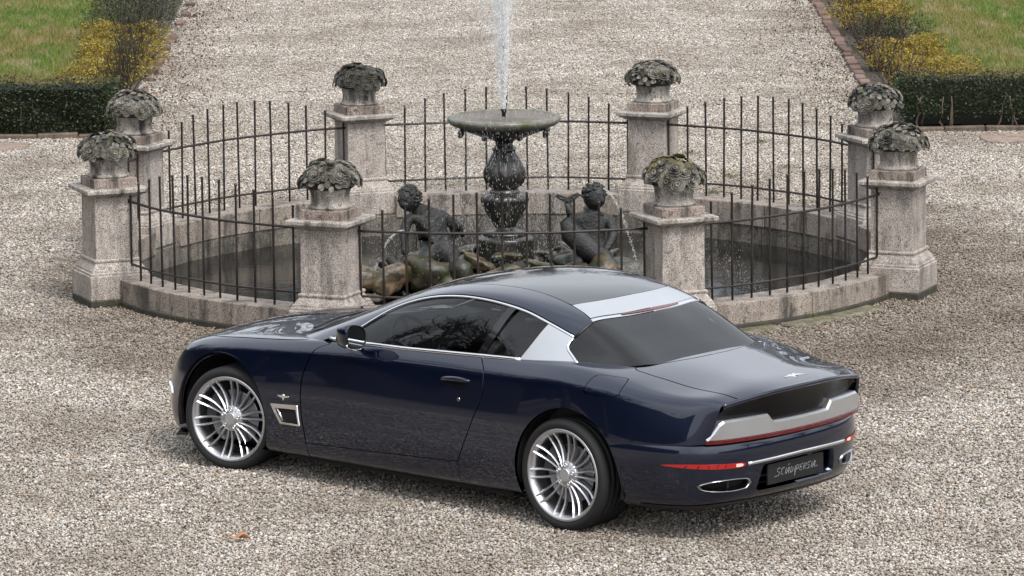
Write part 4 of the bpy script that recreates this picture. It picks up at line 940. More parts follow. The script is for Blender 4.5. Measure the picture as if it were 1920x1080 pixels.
    R=[ # x, belt(y,z), mid(y,z), dlo top(y,z), rail(y,z), (y,z) (y,z) (y,z)
     (1.16,(.66,.86),(.62,.87),(.58,.88),(.52,.89),(.42,.90),(.25,.91),(.08,.912)),
     (1.00,(.76,.89),(.73,.90),(.70,.91),(.64,.925),(.48,.955),(.27,.975),(.08,.982)),
     (.80,(.80,.92),(.775,.935),(.745,.950),(.690,.975),(.50,1.018),(.27,1.048),(.08,1.058)),
     (.60,(.808,.94),(.775,.97),(.738,.998),(.675,1.048),(.51,1.090),(.28,1.125),(.08,1.138)),
     (.40,(.808,.952),(.765,1.01),(.716,1.078),(.645,1.130),(.50,1.168),(.28,1.202),(.08,1.214)),
     (.20,(.808,.955),(.760,1.05),(.697,1.160),(.620,1.215),(.485,1.246),(.27,1.275),(.08,1.285)),
     (0.0,(.806,.96),(.757,1.08),(.680,1.228),(.600,1.286),(.465,1.315),(.26,1.337),(.08,1.345)),
     (-.25,(.805,.97),(.755,1.11),(.665,1.285),(.580,1.340),(.455,1.365),(.26,1.380),(.08,1.385)),
     (-.50,(.803,.98),(.752,1.125),(.655,1.312),(.572,1.360),(.455,1.382),(.26,1.396),(.08,1.401)),
     (-.75,(.801,.99),(.748,1.13),(.650,1.312),(.570,1.358),(.455,1.380),(.26,1.394),(.08,1.399)),
     (-1.0,(.798,1.0),(.742,1.11),(.648,1.272),(.570,1.325),(.455,1.353),(.26,1.372),(.08,1.378)),
     (-1.2,(.792,1.0),(.730,1.08),(.648,1.210),(.572,1.285),(.455,1.308),(.26,1.331),(.08,1.340)),
     (-1.4,(.785,.99),(.715,1.045),(.645,1.125),(.575,1.222),(.455,1.258),(.26,1.265),(.08,1.275)),
     (-1.6,(.770,.97),(.705,1.005),(.640,1.055),(.575,1.130),(.450,1.165),(.26,1.170),(.08,1.180)),
     (-1.8,(.74,.94),(.69,.965),(.63,.990),(.555,1.035),(.435,1.055),(.26,1.065),(.08,1.072)),
     (-2.0,(.70,.90),(.66,.91),(.61,.925),(.54,.94),(.43,.955),(.26,.965),(.08,.97))]
    for r in R: G.append([(r[0],y,z) for y,z in r[1:]])
    Gn=Net(np.array(G),('e','e','e','n'))
    return A,Bn,Gn
# ================================================================== the car
CAR = empty('coupe_car', (-.1788, 30.8318, 0), 2.40465, 'dark navy two-door coupe with silver roof band parked on the gravel', 'car')
NA, NBp, NG = car_nets()
# ---- materials
t = NT('navy_paint'); g = t.noise(900, 1, .5)
t.set(Base_Color=t.mix(t.ramp(g, [(.4, 0.), (.7, 1.)]), (.0003, .0022, .0105), (.0007, .0088, .050)), Metallic=.6, Roughness=.28, Coat_Weight=1.0, Coat_Roughness=.012, Coat_IOR=1.62, Specular_IOR_Level=.5); M_PAINT = t.m
M_BLACK = simple('black_trim', (.008, .008, .009), .45)
M_GBLACK = simple('gloss_black', (.006, .006, .008), .06, 0, coat=.5)
M_TAILB = simple('tail_black', (.003, .003, .0035), .22, 0, spec=.25)
M_DARK = simple('dark_void', (.004, .004, .004), .9)
M_CHROME = simple('chrome', (.82, .82, .83), .07, 1.)
M_EXH = simple('exhaust_steel', (.42, .42, .43), .18, 1.)
M_SILVER = simple('satin_silver', (.66, .67, .69), .36, .9, .05, 60)
M_SILVERW = simple('satin_silver_panel', (.55, .56, .575), .40, .85, .05, 8)
M_RUBBER = simple('tyre_rubber', (.009, .009, .0095), .75, 0, .35, 40)
M_RIM = simple('alloy', (.60, .60, .61), .34, .95)
M_DISC = simple('brake_disc', (.25, .25, .26), .35, 1.)
M_CALIPER = simple('caliper', (.05, .05, .052), .4, .3)
M_LEATHER = simple('cabin_leather', (.075, .062, .055), .55, 0, .15, 30)
M_LEATHERP = simple('pale_cabin_trim', (.42, .50, .52), .5)
M_ROOFG = simple('roof_panel_black', (.012, .013, .016), .10, 0, coat=.6)
def glass(name, tint, refl=1.5):
    t = NT(name); t.t.nodes.remove(t.b); tr = t.n('ShaderNodeBsdfTransparent'); tr.inputs[0].default_value = (*tint, 1); gl = t.n('ShaderNodeBsdfGlossy'); gl.inputs['Roughness'].default_value = .0
    fr = t.n('ShaderNodeFresnel'); fr.inputs['IOR'].default_value = refl; mx = t.n('ShaderNodeMixShader'); t.l(fr.outputs[0], mx.inputs[0]); t.l(tr.outputs[0], mx.inputs[1]); t.l(gl.outputs[0], mx.inputs[2]); t.l(mx.outputs[0], t.out.inputs[0]); return t.m
M_GLASS = glass('side_glass', (.66, .70, .71), 1.6); M_RGLASS = glass('rear_glass', (.20, .215, .23), 1.7)
t = NT('red_lens'); t.set(Base_Color=(.10, .003, .004), Roughness=.12, Coat_Weight=.6); M_RED = t.m
t = NT('lit_red_lens'); t.set(Base_Color=(.28, .008, .008), Roughness=.15, Coat_Weight=.6, Emission_Color=(1, .05, .03), Emission_Strength=.05); M_REDLIT = t.m
t = NT('hot_red_lens'); t.set(Base_Color=(.8, .2, .2), Roughness=.15, Emission_Color=(1, .35, .3), Emission_Strength=.8); M_REDHOT = t.m
# ---- surface patches: a closed outline on a spline net becomes a panel with its own edges
def smooth_curve(pts, step=.03, closed=False, corner=()):
    """Catmull-Rom through pts (n-d), sampled about every step"""
    P = np.asarray(pts, float); out = []; n = len(P)
    for i in range(n if closed else n-1):
        p1, p2 = P[i], P[(i+1) % n]; p0 = P[(i-1) % n] if (closed or i > 0) else 2*p1-p2; p3 = P[(i+2) % n] if (closed or i+2 < n) else 2*p2-p1
        if i in corner: p0 = 2*p1-p2
        if (i+1) % n in corner: p3 = 2*p2-p1
        m = max(1, int(np.linalg.norm(p2-p1)/step))
        for k in range(m):
            u = k/m; out.append(.5*((2*p1)+(-p0+p2)*u+(2*p0-5*p1+4*p2-p3)*u*u+(-p0+3*p1-3*p2+p3)*u**3))
    if not closed: out.append(P[-1])
    return np.array(out)
def inside(poly, Q):
    x, y = Q[:, 0], Q[:, 1]; c = np.zeros(len(Q), bool); px, py = poly[:, 0], poly[:, 1]; j = len(poly)-1
    for i in range(len(poly)):
        m = ((py[i] > y) != (py[j] > y)); c ^= m & (x < (px[j]-px[i])*(y-py[i])/(py[j]-py[i]+1e-15)+px[i]); j = i
    return c
def refine(L, step):
    out = []; n = len(L)
    for i in range(n):
        a, b = L[i], L[(i+1) % n]; d = np.linalg.norm(b-a)
        if d < 1e-7: continue
        m = max(1, int(math.ceil(d/step)))
        for k in range(m): out.append(a+(b-a)*k/m)
    return np.array(out)
def patch(name, net, loops, mat, parent=None, side=1, off=0., thick=.012, step=.11, mirror=False, rimmat=None):
    parent = CAR if parent is None else parent
    loops = [refine(np.asarray(l, float), step) for l in loops]
    lo, hi = loops[0].min(0), loops[0].max(0)
    gx, gy = np.meshgrid(np.arange(lo[0]+step*.5, hi[0], step), np.arange(lo[1]+step*.5, hi[1], step)); Q = np.stack([gx.ravel(), gy.ravel()], 1)
    keep = inside(loops[0], Q)
    for h in loops[1:]: keep &= ~inside(h, Q)
    B = np.concatenate(loops); d = np.full(len(Q), 9.)
    for k in range(0, len(B), 64): d = np.minimum(d, np.sqrt(((Q[:, None]-B[None, k:k+64])**2).sum(2)).min(1))
    Q = Q[keep & (d > step*.45)]
    pts = [Vector(p) for p in np.concatenate([B, Q])]; ed = []; off_ = 0
    for l in loops:
        ed += [(off_+i, off_+(i+1) % len(l)) for i in range(len(l))]; off_ += len(l)
    v2, _, f2, _, _, _ = mgeo.delaunay_2d_cdt(pts, ed, [], 0, 1e-6)
    U = np.array([p[:] for p in v2]); Fc = np.array([f for f in f2 if len(f) == 3]); cen = U[Fc].mean(1)
    k = inside(loops[0], cen)
    for h in loops[1:]: k &= ~inside(h, cen)
    Fc = Fc[k]; used = np.unique(Fc); rm = -np.ones(len(U), int); rm[used] = np.arange(len(used)); U = U[used]; Fc = rm[Fc]
    P, N, da, dw = net.ev(U[:, 0], U[:, 1], True); P = P+N*off
    V = P; NN = N; F = [tuple(f) for f in Fc]
    if mirror:
        mid = np.abs(P[:, 1]) < 1.5e-4; N[mid, 1] = 0; P[mid, 1] = 0; idx = np.where(mid, np.arange(len(P)), 0); nm = np.flatnonzero(~mid); idx[nm] = len(P)+np.arange(len(nm))
        V = np.concatenate([P, P[nm]*[1, -1, 1]]); NN = np.concatenate([N, N[nm]*[1, -1, 1]]); F += [tuple(idx[f[::-1]]) for f in Fc]
    elif side < 0:
        V = V*[1, -1, 1]; NN = NN*[1, -1, 1]; F = [f[::-1] for f in F]
    nf0 = len(F)
    if thick:
        for li, l in enumerate(loops):
            p, nr, _, _ = net.ev(l[:, 0], l[:, 1], True); p = p+nr*off
            for s in ((1, -1) if mirror else (side,)):
                pp = p*[1, s, 1]; nn = nr*[1, s, 1]; tg = np.roll(pp, -1, 0)-np.roll(pp, 1, 0); area = np.sum(l[:, 0]*np.roll(l[:, 1], -1)-np.roll(l[:, 0], -1)*l[:, 1])
                o = np.cross(tg, nn)*np.sign(area)*s*(1 if li == 0 else -1); o /= np.linalg.norm(o, axis=1)[:, None]+1e-12
                b0 = len(V); m = len(l); V = np.concatenate([V, pp, pp-nn*thick]); NN = np.concatenate([NN, .6*o+.4*nn, o])
                for i in range(m):
                    j = (i+1) % m
                    if mirror and abs(p[i, 1]) < 2e-4 and abs(p[j, 1]) < 2e-4: continue
                    F.append((b0+i, b0+j, b0+m+j, b0+m+i))
    me = bpy.data.meshes.new(name); me.from_pydata(V.tolist(), [], F); me.update(); me.polygons.foreach_set('use_smooth', [True]*len(me.polygons))
    NN = NN/(np.linalg.norm(NN, axis=1)[:, None]+1e-12); me.normals_split_custom_set_from_vertices(NN.tolist())
    o = mesh_obj(name, me, [mat] if rimmat is None else [mat, rimmat], parent)
    if rimmat is not None:
        mi = np.zeros(len(me.polygons), np.int32); mi[nf0:] = 1; me.polygons.foreach_set('material_index', mi)
    return o
SA = dict(wlo=.6, whi=10.2); DA = dict(wlo=8.6)
def sA(pts): return NA.inv(pts, (0, 2), **SA)
def dA(pts): return NA.inv(pts, (0, 1), **DA)
def sG(pts): return NG.inv(pts, (0, 2), wlo=0, whi=3.6)
def dG(pts): return NG.inv(pts, (0, 1), wlo=1.8)
def sB(pts): return NBp.inv(pts, (1, 2), alo=2.2)
def cat(*a): return np.concatenate([np.atleast_2d(x) for x in a])
GAP = .0045
# wheel arches
AF, AR = (1.520, .345, .414), (-1.513, .348, .420)
def arch(c, a0, a1, n=40): return [(c[0]+c[2]*math.cos(a), c[1]+c[2]*math.sin(a)) for a in np.linspace(a0, a1, n)]
aF = sA(arch(AF, math.radians(-22), math.radians(202)))      # from the rear foot over the top to the front foot
aR = sA(arch(AR, math.radians(-16), math.radians(146)))      # from the sill over the top to the bumper joint
WB = 1.0                                                      # bottom row of the flank
def axis_a(x): return NA.inv([(x, .2)], (0, 2), **SA)[0][0]
fd = np.array([(.600, .925), (.612, .918), (.667, .899), (.704, .877), (.725, .849), (.754, .777), (.787, .695), (.797, .566), (.780, .422), (.757, .262)])
rd = np.array([(-.725, .976), (-.775, .925), (-.790, .894), (-.797, .800), (-.775, .715), (-.731, .625), (-.686, .519), (-.639, .415), (-.590, .316)])
fdc, rdc = smooth_curve(fd, .02), smooth_curve(rd, .02)
bt = np.array([(.757, .262), (.45, .272), (.148, .283), (-.318, .302), (-.590, .316)])[::-1]
btc = smooth_curve(bt, .04)
bgap = smooth_curve([(.80, .745), (.825, .790), (.90, .803), (.983, .806), (1.147, .807), (1.319, .806), (1.548, .797), (1.70, .772), (1.85, .725), (1.98, .655), (2.09, .52), (2.16, .34), (2.19, .15), (2.195, .0)], .03)
def shift(c, dx, dy=0): return np.asarray(c)+[dx, dy]
bonnet_uv = dA(shift(bgap, 0, -GAP)*[1, 1]); bonnet_uv[-1, 1] = NA.wmax
wing_top = dA(shift(bgap, 0, GAP)); wing_top[-1, 1] = NA.wmax
bonnet_rear = smooth_curve([(1.105, 0), (1.10, .177), (1.078, .327), (1.035, .456), (.965, .579), (.876, .69), (.81, .735)], .03)
br_uv = dA(bonnet_rear); br_uv[0, 1] = NA.wmax
flap3 = smooth_curve([(-1.636, .892), (-1.648, .915), (-1.676, .973), (-1.700, .9845), (-1.852, .9765), (-1.897, .960), (-1.900, .893), (-1.876, .879), (-1.66, .880)], .02, True)
flap_uv = sA(flap3); fc = flap_uv.mean(0)
lidgap = smooth_curve([(-1.800, .600), (-1.835, .625), (-1.95, .622), (-2.056, .610), (-2.20, .602), (-2.346, .592), (-2.47, .578), (-2.585, .548)], .03)
lg_uv = dA(lidgap)
lidfront = smooth_curve([(-1.925, 0), (-1.92, .15), (-1.895, .3), (-1.86, .45), (-1.825, .55), (-1.800, .600)], .03)
lf_uv = dA(lidfront); lf_uv[0, 1] = NA.wmax
bump_line = smooth_curve([(AR[0]+AR[2]*math.cos(math.radians(146)), AR[1]+AR[2]*math.sin(math.radians(146))), (-2.0, .602), (-2.224, .614), (-2.40, .626), (-2.474, .634)], .03)
blA = sA(bump_line)
for s in (1, -1):
    # front wing with the nose: bottom edge, arch, sill end, door gap, bonnet gap
    fo_ = aF[0]; fr = aF[-1]
    loop = cat([(-.5, WB), (fr[0], WB)], aF[::-1], [(fo_[0], WB), (axis_a(.757+GAP), WB)], sA(shift(fdc, GAP)[::-1]), dA([(.70, .79), (.78, .80-.03)]), wing_top, [(-.5, NA.wmax)])
    patch('front_wing', NA, [loop], M_PAINT, side=s, thick=.03)
    # door
    loop = cat(sA(shift(fdc, -GAP)), sA(shift(btc, 0, GAP)[::-1]), sA(shift(rdc, GAP)[::-1]), dA(smooth_curve([(-.70, .792), (-.3, .795), (.1, .797), (.45, .798), (.585, .806)], .06)))
    door = patch('door', NA, [loop[::-1]], M_PAINT, side=s, thick=.02)
    # sill under the door
    loop = cat([(axis_a(.757-GAP), WB), (axis_a(-.585), WB)], sA(btc), )
    patch('sill', NA, [loop], M_PAINT, side=s, thick=.02)
    # rear quarter panel with a hole for the filler flap
    top = dA(smooth_curve([(-.735, .792), (-1.0, .788), (-1.25, .765), (-1.42, .70), (-1.55, .64), (-1.70, .60), (-1.792, .588)], .05))
    lg2 = dA(shift(lidgap, 0, GAP)); lg2[-1] = (20, lg2[-1][1])
    loop = cat([(axis_a(-.585-GAP), WB), (aR[0][0], WB)], aR, blA, [(20, blA[-1][1]+.02), (20, lg2[-1][1])], lg2[::-1], top[::-1], sA(shift(rdc, -GAP)), )
    holes = [fc+(flap_uv-fc)*1.045] if s > 0 else []
    patch('rear_quarter_panel', NA, [loop]+holes, M_PAINT, side=s, thick=.02)
    if s > 0: patch('fuel_flap', NA, [flap_uv], M_PAINT, side=s, thick=.012)
cw = cat(br_uv, )
loop = cat(bonnet_uv, [(-.5, NA.wmax)], [(br_uv[0][0]-.02, NA.wmax)], br_uv[1:] if False else br_uv)
bl_ = np.array([p for p in bonnet_uv]); bl_ = bl_[::-1]
loop = cat([(bl_[0][0], NA.wmax)], bl_, br_uv[::-1][1:])
patch('bonnet', NA, [loop], M_PAINT, mirror=True, thick=.015)
# cowl under the windscreen
c1 = smooth_curve([(1.098, 0), (1.094, .177), (1.072, .327), (1.028, .456), (.958, .585), (.870, .70), (.79, .76), (.70, .785)], .04); c2 = smooth_curve([(.62, .70), (.72, .60), (.80, .4), (.82, 0)], .04)
u1, u2_ = dA(c1), dA(c2); u1[0, 1] = u2_[-1, 1] = NA.wmax
patch('cowl', NA, [cat(u1, u2_)], M_BLACK, mirror=True, off=-.008, thick=.01)
# boot lid and the strip between it and the rear window
lid_rear = [(20, w) for w in np.linspace(lg_uv[-1][1]+.03, NA.wmax, 24)]
lg_in = dA(shift(lidgap, 0, -GAP)); lg_in[-1] = lid_rear[0]
lfi = dA(shift(lidfront, -GAP)); lfi[0, 1] = NA.wmax
loop = cat(lfi, lg_in, lid_rear)
lid = patch('boot_lid', NA, [loop], M_PAINT, mirror=True, thick=.022)
s1 = smooth_curve([(-1.70, 0), (-1.69, .3), (-1.66, .50), (-1.66, .595)], .05); u = dA(s1); u[0, 1] = NA.wmax
s2 = dA(shift(lidfront, GAP)); s2[0, 1] = NA.wmax
patch('rear_scuttle', NA, [cat(u, s2[::-1])], M_PAINT, mirror=True, thick=.01)

# ---- rear bumper
ar2 = arch(AR, math.radians(146), math.radians(200), 14); aB = NBp.inv(ar2, (0, 2), ahi=2.2)
AM = NBp.amax
exh = smooth_curve([(.752, .372), (.70, .398), (.56, .408), (.455, .398), (.428, .372), (.452, .342), (.56, .330), (.69, .336), (.742, .352)], .02, True)
ex_uv = sB(exh)
pz = sB([(.0, .300), (.20, .300), (.345, .302), (.375, .315), (.365, .38), (.345, .455), (.33, .466), (.18, .472), (.0, .474)]); pz[0, 0] = pz[-1, 0] = AM
bl_b = NBp.inv(bump_line, (0, 2), ahi=3.6); wtop = 8.35
loop = cat(aB[::-1][:1]*[1, 0]+[0, 1.0], [(AM, 1.0)], pz, [(AM, wtop), (3.4, wtop)], bl_b[::-1][:-1]+[0, -.03], aB)
patch('rear_bumper', NBp, [loop, ex_uv], M_PAINT, mirror=True, thick=.06, step=.09)
bp0 = sB([(.0, .285), (.39, .285), (.39, .49), (.0, .49)]); bp0[0, 0] = bp0[-1, 0] = AM
patch('plate_recess', NBp, [bp0], M_GBLACK, mirror=True, off=-.088, thick=.0)
df0 = [(x, w) for x, w in ((1.0, .15), (AM, .15), (AM, 1.75), (1.0, 1.75))]
patch('diffuser', NBp, [np.array(df0)], M_BLACK, mirror=True, off=.004, thick=.01)
flutes = []
for s in (1, -1):
    eo = empty('exhaust_tip', (0, 0, 0)); eo.parent = CAR
    P, N, _, _ = NBp.ev(ex_uv[:, 0], ex_uv[:, 1], True)
    P = P*[1, s, 1]; N = N*[1, s, 1]; cen = P.mean(0)
    Vv = []; Ff = []; m = len(P); nd = N.mean(0); nd /= np.linalg.norm(nd)
    for sc, d in ((1.0, .0), (.995, .012), (.95, .016), (.90, .010), (.88, -.02), (.86, -.12)):
        Vv += list(cen+(P-cen)*sc+nd*d)
    for i in range(5):
        for k in range(m): Ff.append((i*m+k, i*m+(k+1) % m, (i+1)*m+(k+1) % m, (i+1)*m+k))
    pydata('chrome_ring', Vv, Ff, M_EXH, eo, True)
    q = [tuple(cen+(p-cen)*.87-nd*.05) for p in P]; pydata('dark_throat', q, [tuple(range(m))], M_DARK, eo)
    mid_y = .585*s; b_ = NBp.ev(*sB([(.585, .37)])[0])[0]*[1, s, 1]; bm = bmesh.new(); add_box(bm, b_-nd*.03, (.012, .012, .066), math.atan2(nd[1], nd[0])); bm_obj('divider', bm, M_BLACK, eo)
    # bumper reflector lamp
    rf = smooth_curve([(.862, .496), (.80, .507), (.70, .506), (.60, .503), (.50, .499), (.484, .488), (.50, .477), (.62, .474), (.74, .479), (.82, .487)], .02, True)
    ru = NBp.inv(rf, (1, 2), alo=1.6)
    for q in range(5): yy = .80-.045*q; fl = sB([(yy, .502), (yy-.006, .502), (yy+.004, .480), (yy+.010, .480)])*1.0; flutes.append((fl, s))
    lamp = patch('rear_lamp', NBp, [ru], M_REDLIT, side=s, off=.004, thick=.012)
    hb = sB(smooth_curve([(.555, .497), (.512, .495), (.505, .488), (.512, .481), (.555, .480)], .02, True)); patch('lit_bulb', NBp, [hb], M_REDHOT, parent=lamp, side=s, off=.006, thick=.002, step=.05)
    for fl, s_ in flutes[-5:]: patch('lens_flute', NBp, [fl[::-1]], M_RED, parent=lamp, side=s, off=.0055, thick=0, step=.05)
cu = sB(smooth_curve([(.47, .489), (.3, .493), (.15, .497), (.0, .499)], .03)); P, N, _, _ = NBp.ev(cu[:, 0], cu[:, 1], True); P[-1, 1] = 0
P = P+N*.004; P = np.concatenate([P, (P*[1, -1, 1])[::-1][1:]]); N = np.concatenate([N, (N*[1, -1, 1])[::-1][1:]])
tube('bumper_chrome_strip', P, .011, M_CHROME, CAR, 8, upv=N, flat=.6)
# ---- number plate with its lettering
px = NBp.ev(AM, sB([(.05, .385)])[0][1])[0][0]+.040
plate = bm_obj('number_plate', (lambda b: (add_box(b, (px-.004, 0, .385), (.014, .545, .128)), b)[1])(bmesh.new()), M_BLACK, CAR, bevel=.004)
M_LETTER = simple('plate_letter_grey', (.34, .36, .37), .35, .3)
# hand-drawn slanted strokes reading Sciadipersia, each letter a few bars (u along the plate, v up)
G_ = {'S': [[(.95, 1), (.1, .95), (.05, .62), (.85, .42), (.75, 0), (-.55, -.05)]], 'C': [[(.9, .98), (.15, .80), (.05, .15), (.85, .02)]], 'I': [[(.35, .80), (.25, 0)]], 'A': [[(.0, .0), (.55, .80), (.8, .78), (.72, 0)], [(.22, .32), (.74, .36)]], '`': [[(.25, 1.12), (.62, 1.28)]],
 'D': [[(.1, .02), (.25, .85), (.9, .62), (.75, .12), (.1, .02)]], 'P': [[(-.15, -.55), (.25, .85), (.95, .80), (.88, .38), (.15, .30)]], 'E': [[(.9, .85), (.2, .80), (.05, .05), (.8, 0)], [(.12, .42), (.75, .46)]], 'R': [[(.05, 0), (.25, .85), (.9, .80), (.85, .45), (.2, .40), (.85, 0)]], 's': [[(.95, .92), (.2, .85), (.15, .55), (.8, .42), (.7, .05), (.0, .02)]], 'a': [[(.0, .0), (.55, .88), (.75, .85), (.70, .04), (1.75, .10)], [(.25, .32), (.72, .36)]]}
word = [('S', 1.15), ('C', 1.0), ('I', .5), ('A', .95), ('D', 1.0), ('I', .5), ('P', 1.05), ('E', .95), ('R', 1.0), ('s', 1.0), ('I', .5), ('a', 1.0)]
LW, LH = .0365, .045; tot = sum(w for _, w in word); xx = 0
for ch, w in word:
    strokes = list(G_[ch])+(list(G_['`']) if ch == 'A' else [])
    Vv = []; Ff = []; 
    for st in strokes:
        P = []
        for u, v in st:
            uu = (xx+u*.82)*LW+v*.012; P.append((px-.0125, .5*tot*LW-uu, .368+v*LH+(-.012 if ch in 'x' else 0)))
        V_, F_ = tube_arrays(P, .0023, 4, upv=(1, 0, 0), flat=.5); o_ = len(Vv); Vv += list(V_); Ff += [tuple(i+o_ for i in f) for f in F_]
    pydata('letter', Vv, Ff, M_LETTER, plate); xx += w

# ---- tail: black panel, silver bar, red strip
def tx(y): return float(np.interp(abs(y), [0, .15, .3, .45, .55, .62, .68, .74], [-2.632, -2.628, -2.612, -2.588, -2.565, -2.545, -2.522, -2.478]))
ys = np.linspace(-.735, .735, 61)
lipP = NA.ev(np.full(40, 20.), np.linspace(7.9, NA.wmax, 40))
lo_ = np.argsort(lipP[:, 1]); lipy, lipx, lipz = lipP[lo_, 1], lipP[lo_, 0], lipP[lo_, 2]
V = []; F = []; nr = 5
for y in ys:
    ya = min(abs(y), .70); lx, lz = np.interp(ya, lipy, lipx), np.interp(ya, lipy, lipz)
    yy = math.copysign(min(abs(y), .735), y)
    top = (lx+.012, yy*.955, lz-.018); 
    V += [top, (lx+.028, yy*.955, lz-.030), (min(tx(y)+.030, lx+.055), yy*.96, .78), (tx(y)+.035, yy*.98, .70), (tx(y)+.03, yy, .632)]
for i in range(60):
    for k in range(nr-1): F.append((i*nr+k, i*nr+k+1, (i+1)*nr+k+1, (i+1)*nr+k))
pydata('tail_panel', V, F, M_TAILB, CAR, True)
lp = [(np.interp(abs(y), lipy, lipx)+.012, y, np.interp(abs(y), lipy, lipz)-.014) for y in np.linspace(-.655, .655, 61)]
tube('boot_lip', lp, .017, M_PAINT, CAR, 10)      # rolled rear edge of the deck
def bar_top(y):
    ya = abs(y); return float(np.interp(ya, [0, .262, .305, .66, .74], [.726, .728, .776, .772, .772]))
ysb = np.array(sorted(set(list(np.linspace(-.735, .735, 49))+[-.305, -.262, .262, .305])))
V = []; F = []
for y in ysb:
    e = abs(y); zt = bar_top(y); zt = min(zt, .655+(.7385-e)/.0765*.118) if e > .66 else zt
    zt = max(zt, .664)
    x = tx(y); lean = .06*max(0, (e-.60))/.135
    V += [(x-.004, y, .657), (x-.010-lean*(zt-.657)*2, y, zt-.012), (x+.006-lean*(zt-.657)*2, y, zt), (x+.045, y, zt-.002), (x+.045, y, .657)]
m = len(ysb)
for i in range(m-1):
    for k in range(5): F.append((i*5+k, i*5+(k+1) % 5, (i+1)*5+(k+1) % 5, (i+1)*5+k))
F.append((0, 1, 2, 3, 4)); F.append(tuple(range((m-1)*5+4, (m-1)*5-1, -1)))
o = pydata('silver_tail_bar', V, F, M_SILVER, CAR, False)
V = []; F = []
for y in ysb:
    x = tx(y); V += [(x-.012, y*1.004, .634), (x-.014, y*1.004, .6545), (x+.03, y, .656), (x+.03, y, .634)]
for i in range(m-1):
    for k in range(4): F.append((i*4+k, i*4+(k+1) % 4, (i+1)*4+(k+1) % 4, (i+1)*4+k))
F.append((0, 1, 2, 3)); F.append(tuple(range((m-1)*4+3, (m-1)*4-1, -1)))
pydata('tail_light_strip', V, F, M_RED, CAR, False)
# ---- badge shapes laid on the surface
def badge(name, net, outline, mat, axes, parent=CAR, off=.004, **kw):
    uv = net.inv(outline, axes, **kw); return patch(name, net, [uv], mat, parent=parent, off=off, thick=.005, step=.03)
bird = [(.100, .010), (.055, .012), (.030, .022), (.020, .040), (.006, .040), (.0, .022), (-.030, .018), (-.105, .030), (-.055, .0), (-.030, -.008), (-.045, -.026), (-.018, -.020), (.0, -.006), (.022, -.018), (.040, -.006)]
uv = []
V = []
bz = NA.inv([(-2.555, .15)], (0, 1), **DA)[0]
for bx_, by_ in bird:
    y = by_*0+bx_; x = -2.555-by_*.9
    q = NA.inv([(x, abs(y))], (0, 1), **DA)[0]; p, n_, _, _ = NA.ev(q[0], q[1], True); p = p[0]*[1, 1 if y >= 0 else -1, 1]; n_ = n_[0]*[1, 1 if y >= 0 else -1, 1]; V.append(p+n_*.006)
bm = bmesh.new(); a = [bm.verts.new(p) for p in V]; b = [bm.verts.new(Vector(p)-Vector((0, 0, .008))) for p in V]; f = bm.faces.new(a); m = len(a)
for i in range(m): bm.faces.new((a[i], b[i], b[(i+1) % m], a[(i+1) % m]))
bmesh.ops.triangulate(bm, faces=[f]); bmesh.ops.recalc_face_normals(bm, faces=bm.faces); bm_obj('boot_badge', bm, M_CHROME, CAR)
wb = [(.947+dx, .548+dz) for dx, dz in ((0, -.026), (.008, -.008), (.050, .002), (.050, .008), (.012, .008), (.006, .018), (-.006, .018), (-.012, .008), (-.050, .008), (-.050, .002), (-.008, -.008))]
for s in (1, -1): patch('wing_badge', NA, [sA(wb)], M_CHROME, side=s, off=.004, thick=.004, step=.05)
# ---- side vents
vo = [(1.054, .494), (.818, .506), (.797, .373), (.969, .370)]
vi = [(1.010, .470), (.826, .478), (.808, .384), (.955, .384)]
for s in (1, -1):
    o = patch('side_vent_frame', NA, [sA(vo), sA(vi)], M_CHROME, side=s, off=.010, thick=.018, step=.05)
    patch('vent_mouth', NA, [sA(vi)], M_DARK, parent=o, side=s, off=.0015, thick=0)
    P = NA.ev(*sA([(1.000, .470)])[0])[0]*[1, s, 1]; Q = NA.ev(*sA([(.948, .388)])[0])[0]*[1, s, 1]
    tube('vent_fin', [P, Q], .010, M_CHROME, o, 8)
# ---- bright blade and lower lip at the front corner
for s in (1, -1):
    tr_ = NA.inv([(2.185, .485), (2.095, .470), (2.075, .425), (2.165, .432)], (0, 2), wlo=.6, whi=10.2, alo=2.2, ahi=4.6)
    patch('front_bumper_blade', NA, [tr_], M_CHROME, side=s, off=.012, thick=.02, step=.05)
    bm = bmesh.new(); add_box(bm, (2.03, s*.77, .165), (.16, .07, .018), s*-.9); bm_obj('front_splitter', bm, M_BLACK, CAR, bevel=.005)
# ---- door handles, keyhole
for s in (1, -1):
    hp = smooth_curve([(-.430, .822), (-.50, .833), (-.60, .838), (-.680, .834)], .015); uv = sA(hp); P, N, _, _ = NA.ev(uv[:, 0], uv[:, 1], True); u = np.linspace(0, 1, len(P)); P = (P+N*(.022*np.sin(np.pi*u)**.5)[:, None])*[1, s, 1]
    tube('door_handle', P, .006+.010*np.sin(np.pi*np.clip(u, .04, .96))**.6, M_PAINT, CAR, 10, upv=N*[1, s, 1], flat=.7)
    cup = smooth_curve([(-.50, .818), (-.56, .822), (-.64, .818), (-.66, .795), (-.60, .772), (-.53, .785)], .015, True); patch('handle_cup', NA, [sA(cup)], M_GBLACK, side=s, off=.0015, thick=0, step=.05)
    k = smooth_curve([(-.591+.013*math.cos(a), .712+.015*math.sin(a)) for a in np.linspace(0, 2*math.pi, 9)[:-1]], .01, True); patch('keyhole', NA, [sA(k)], M_CHROME, side=s, off=.003, thick=.004, step=.04)

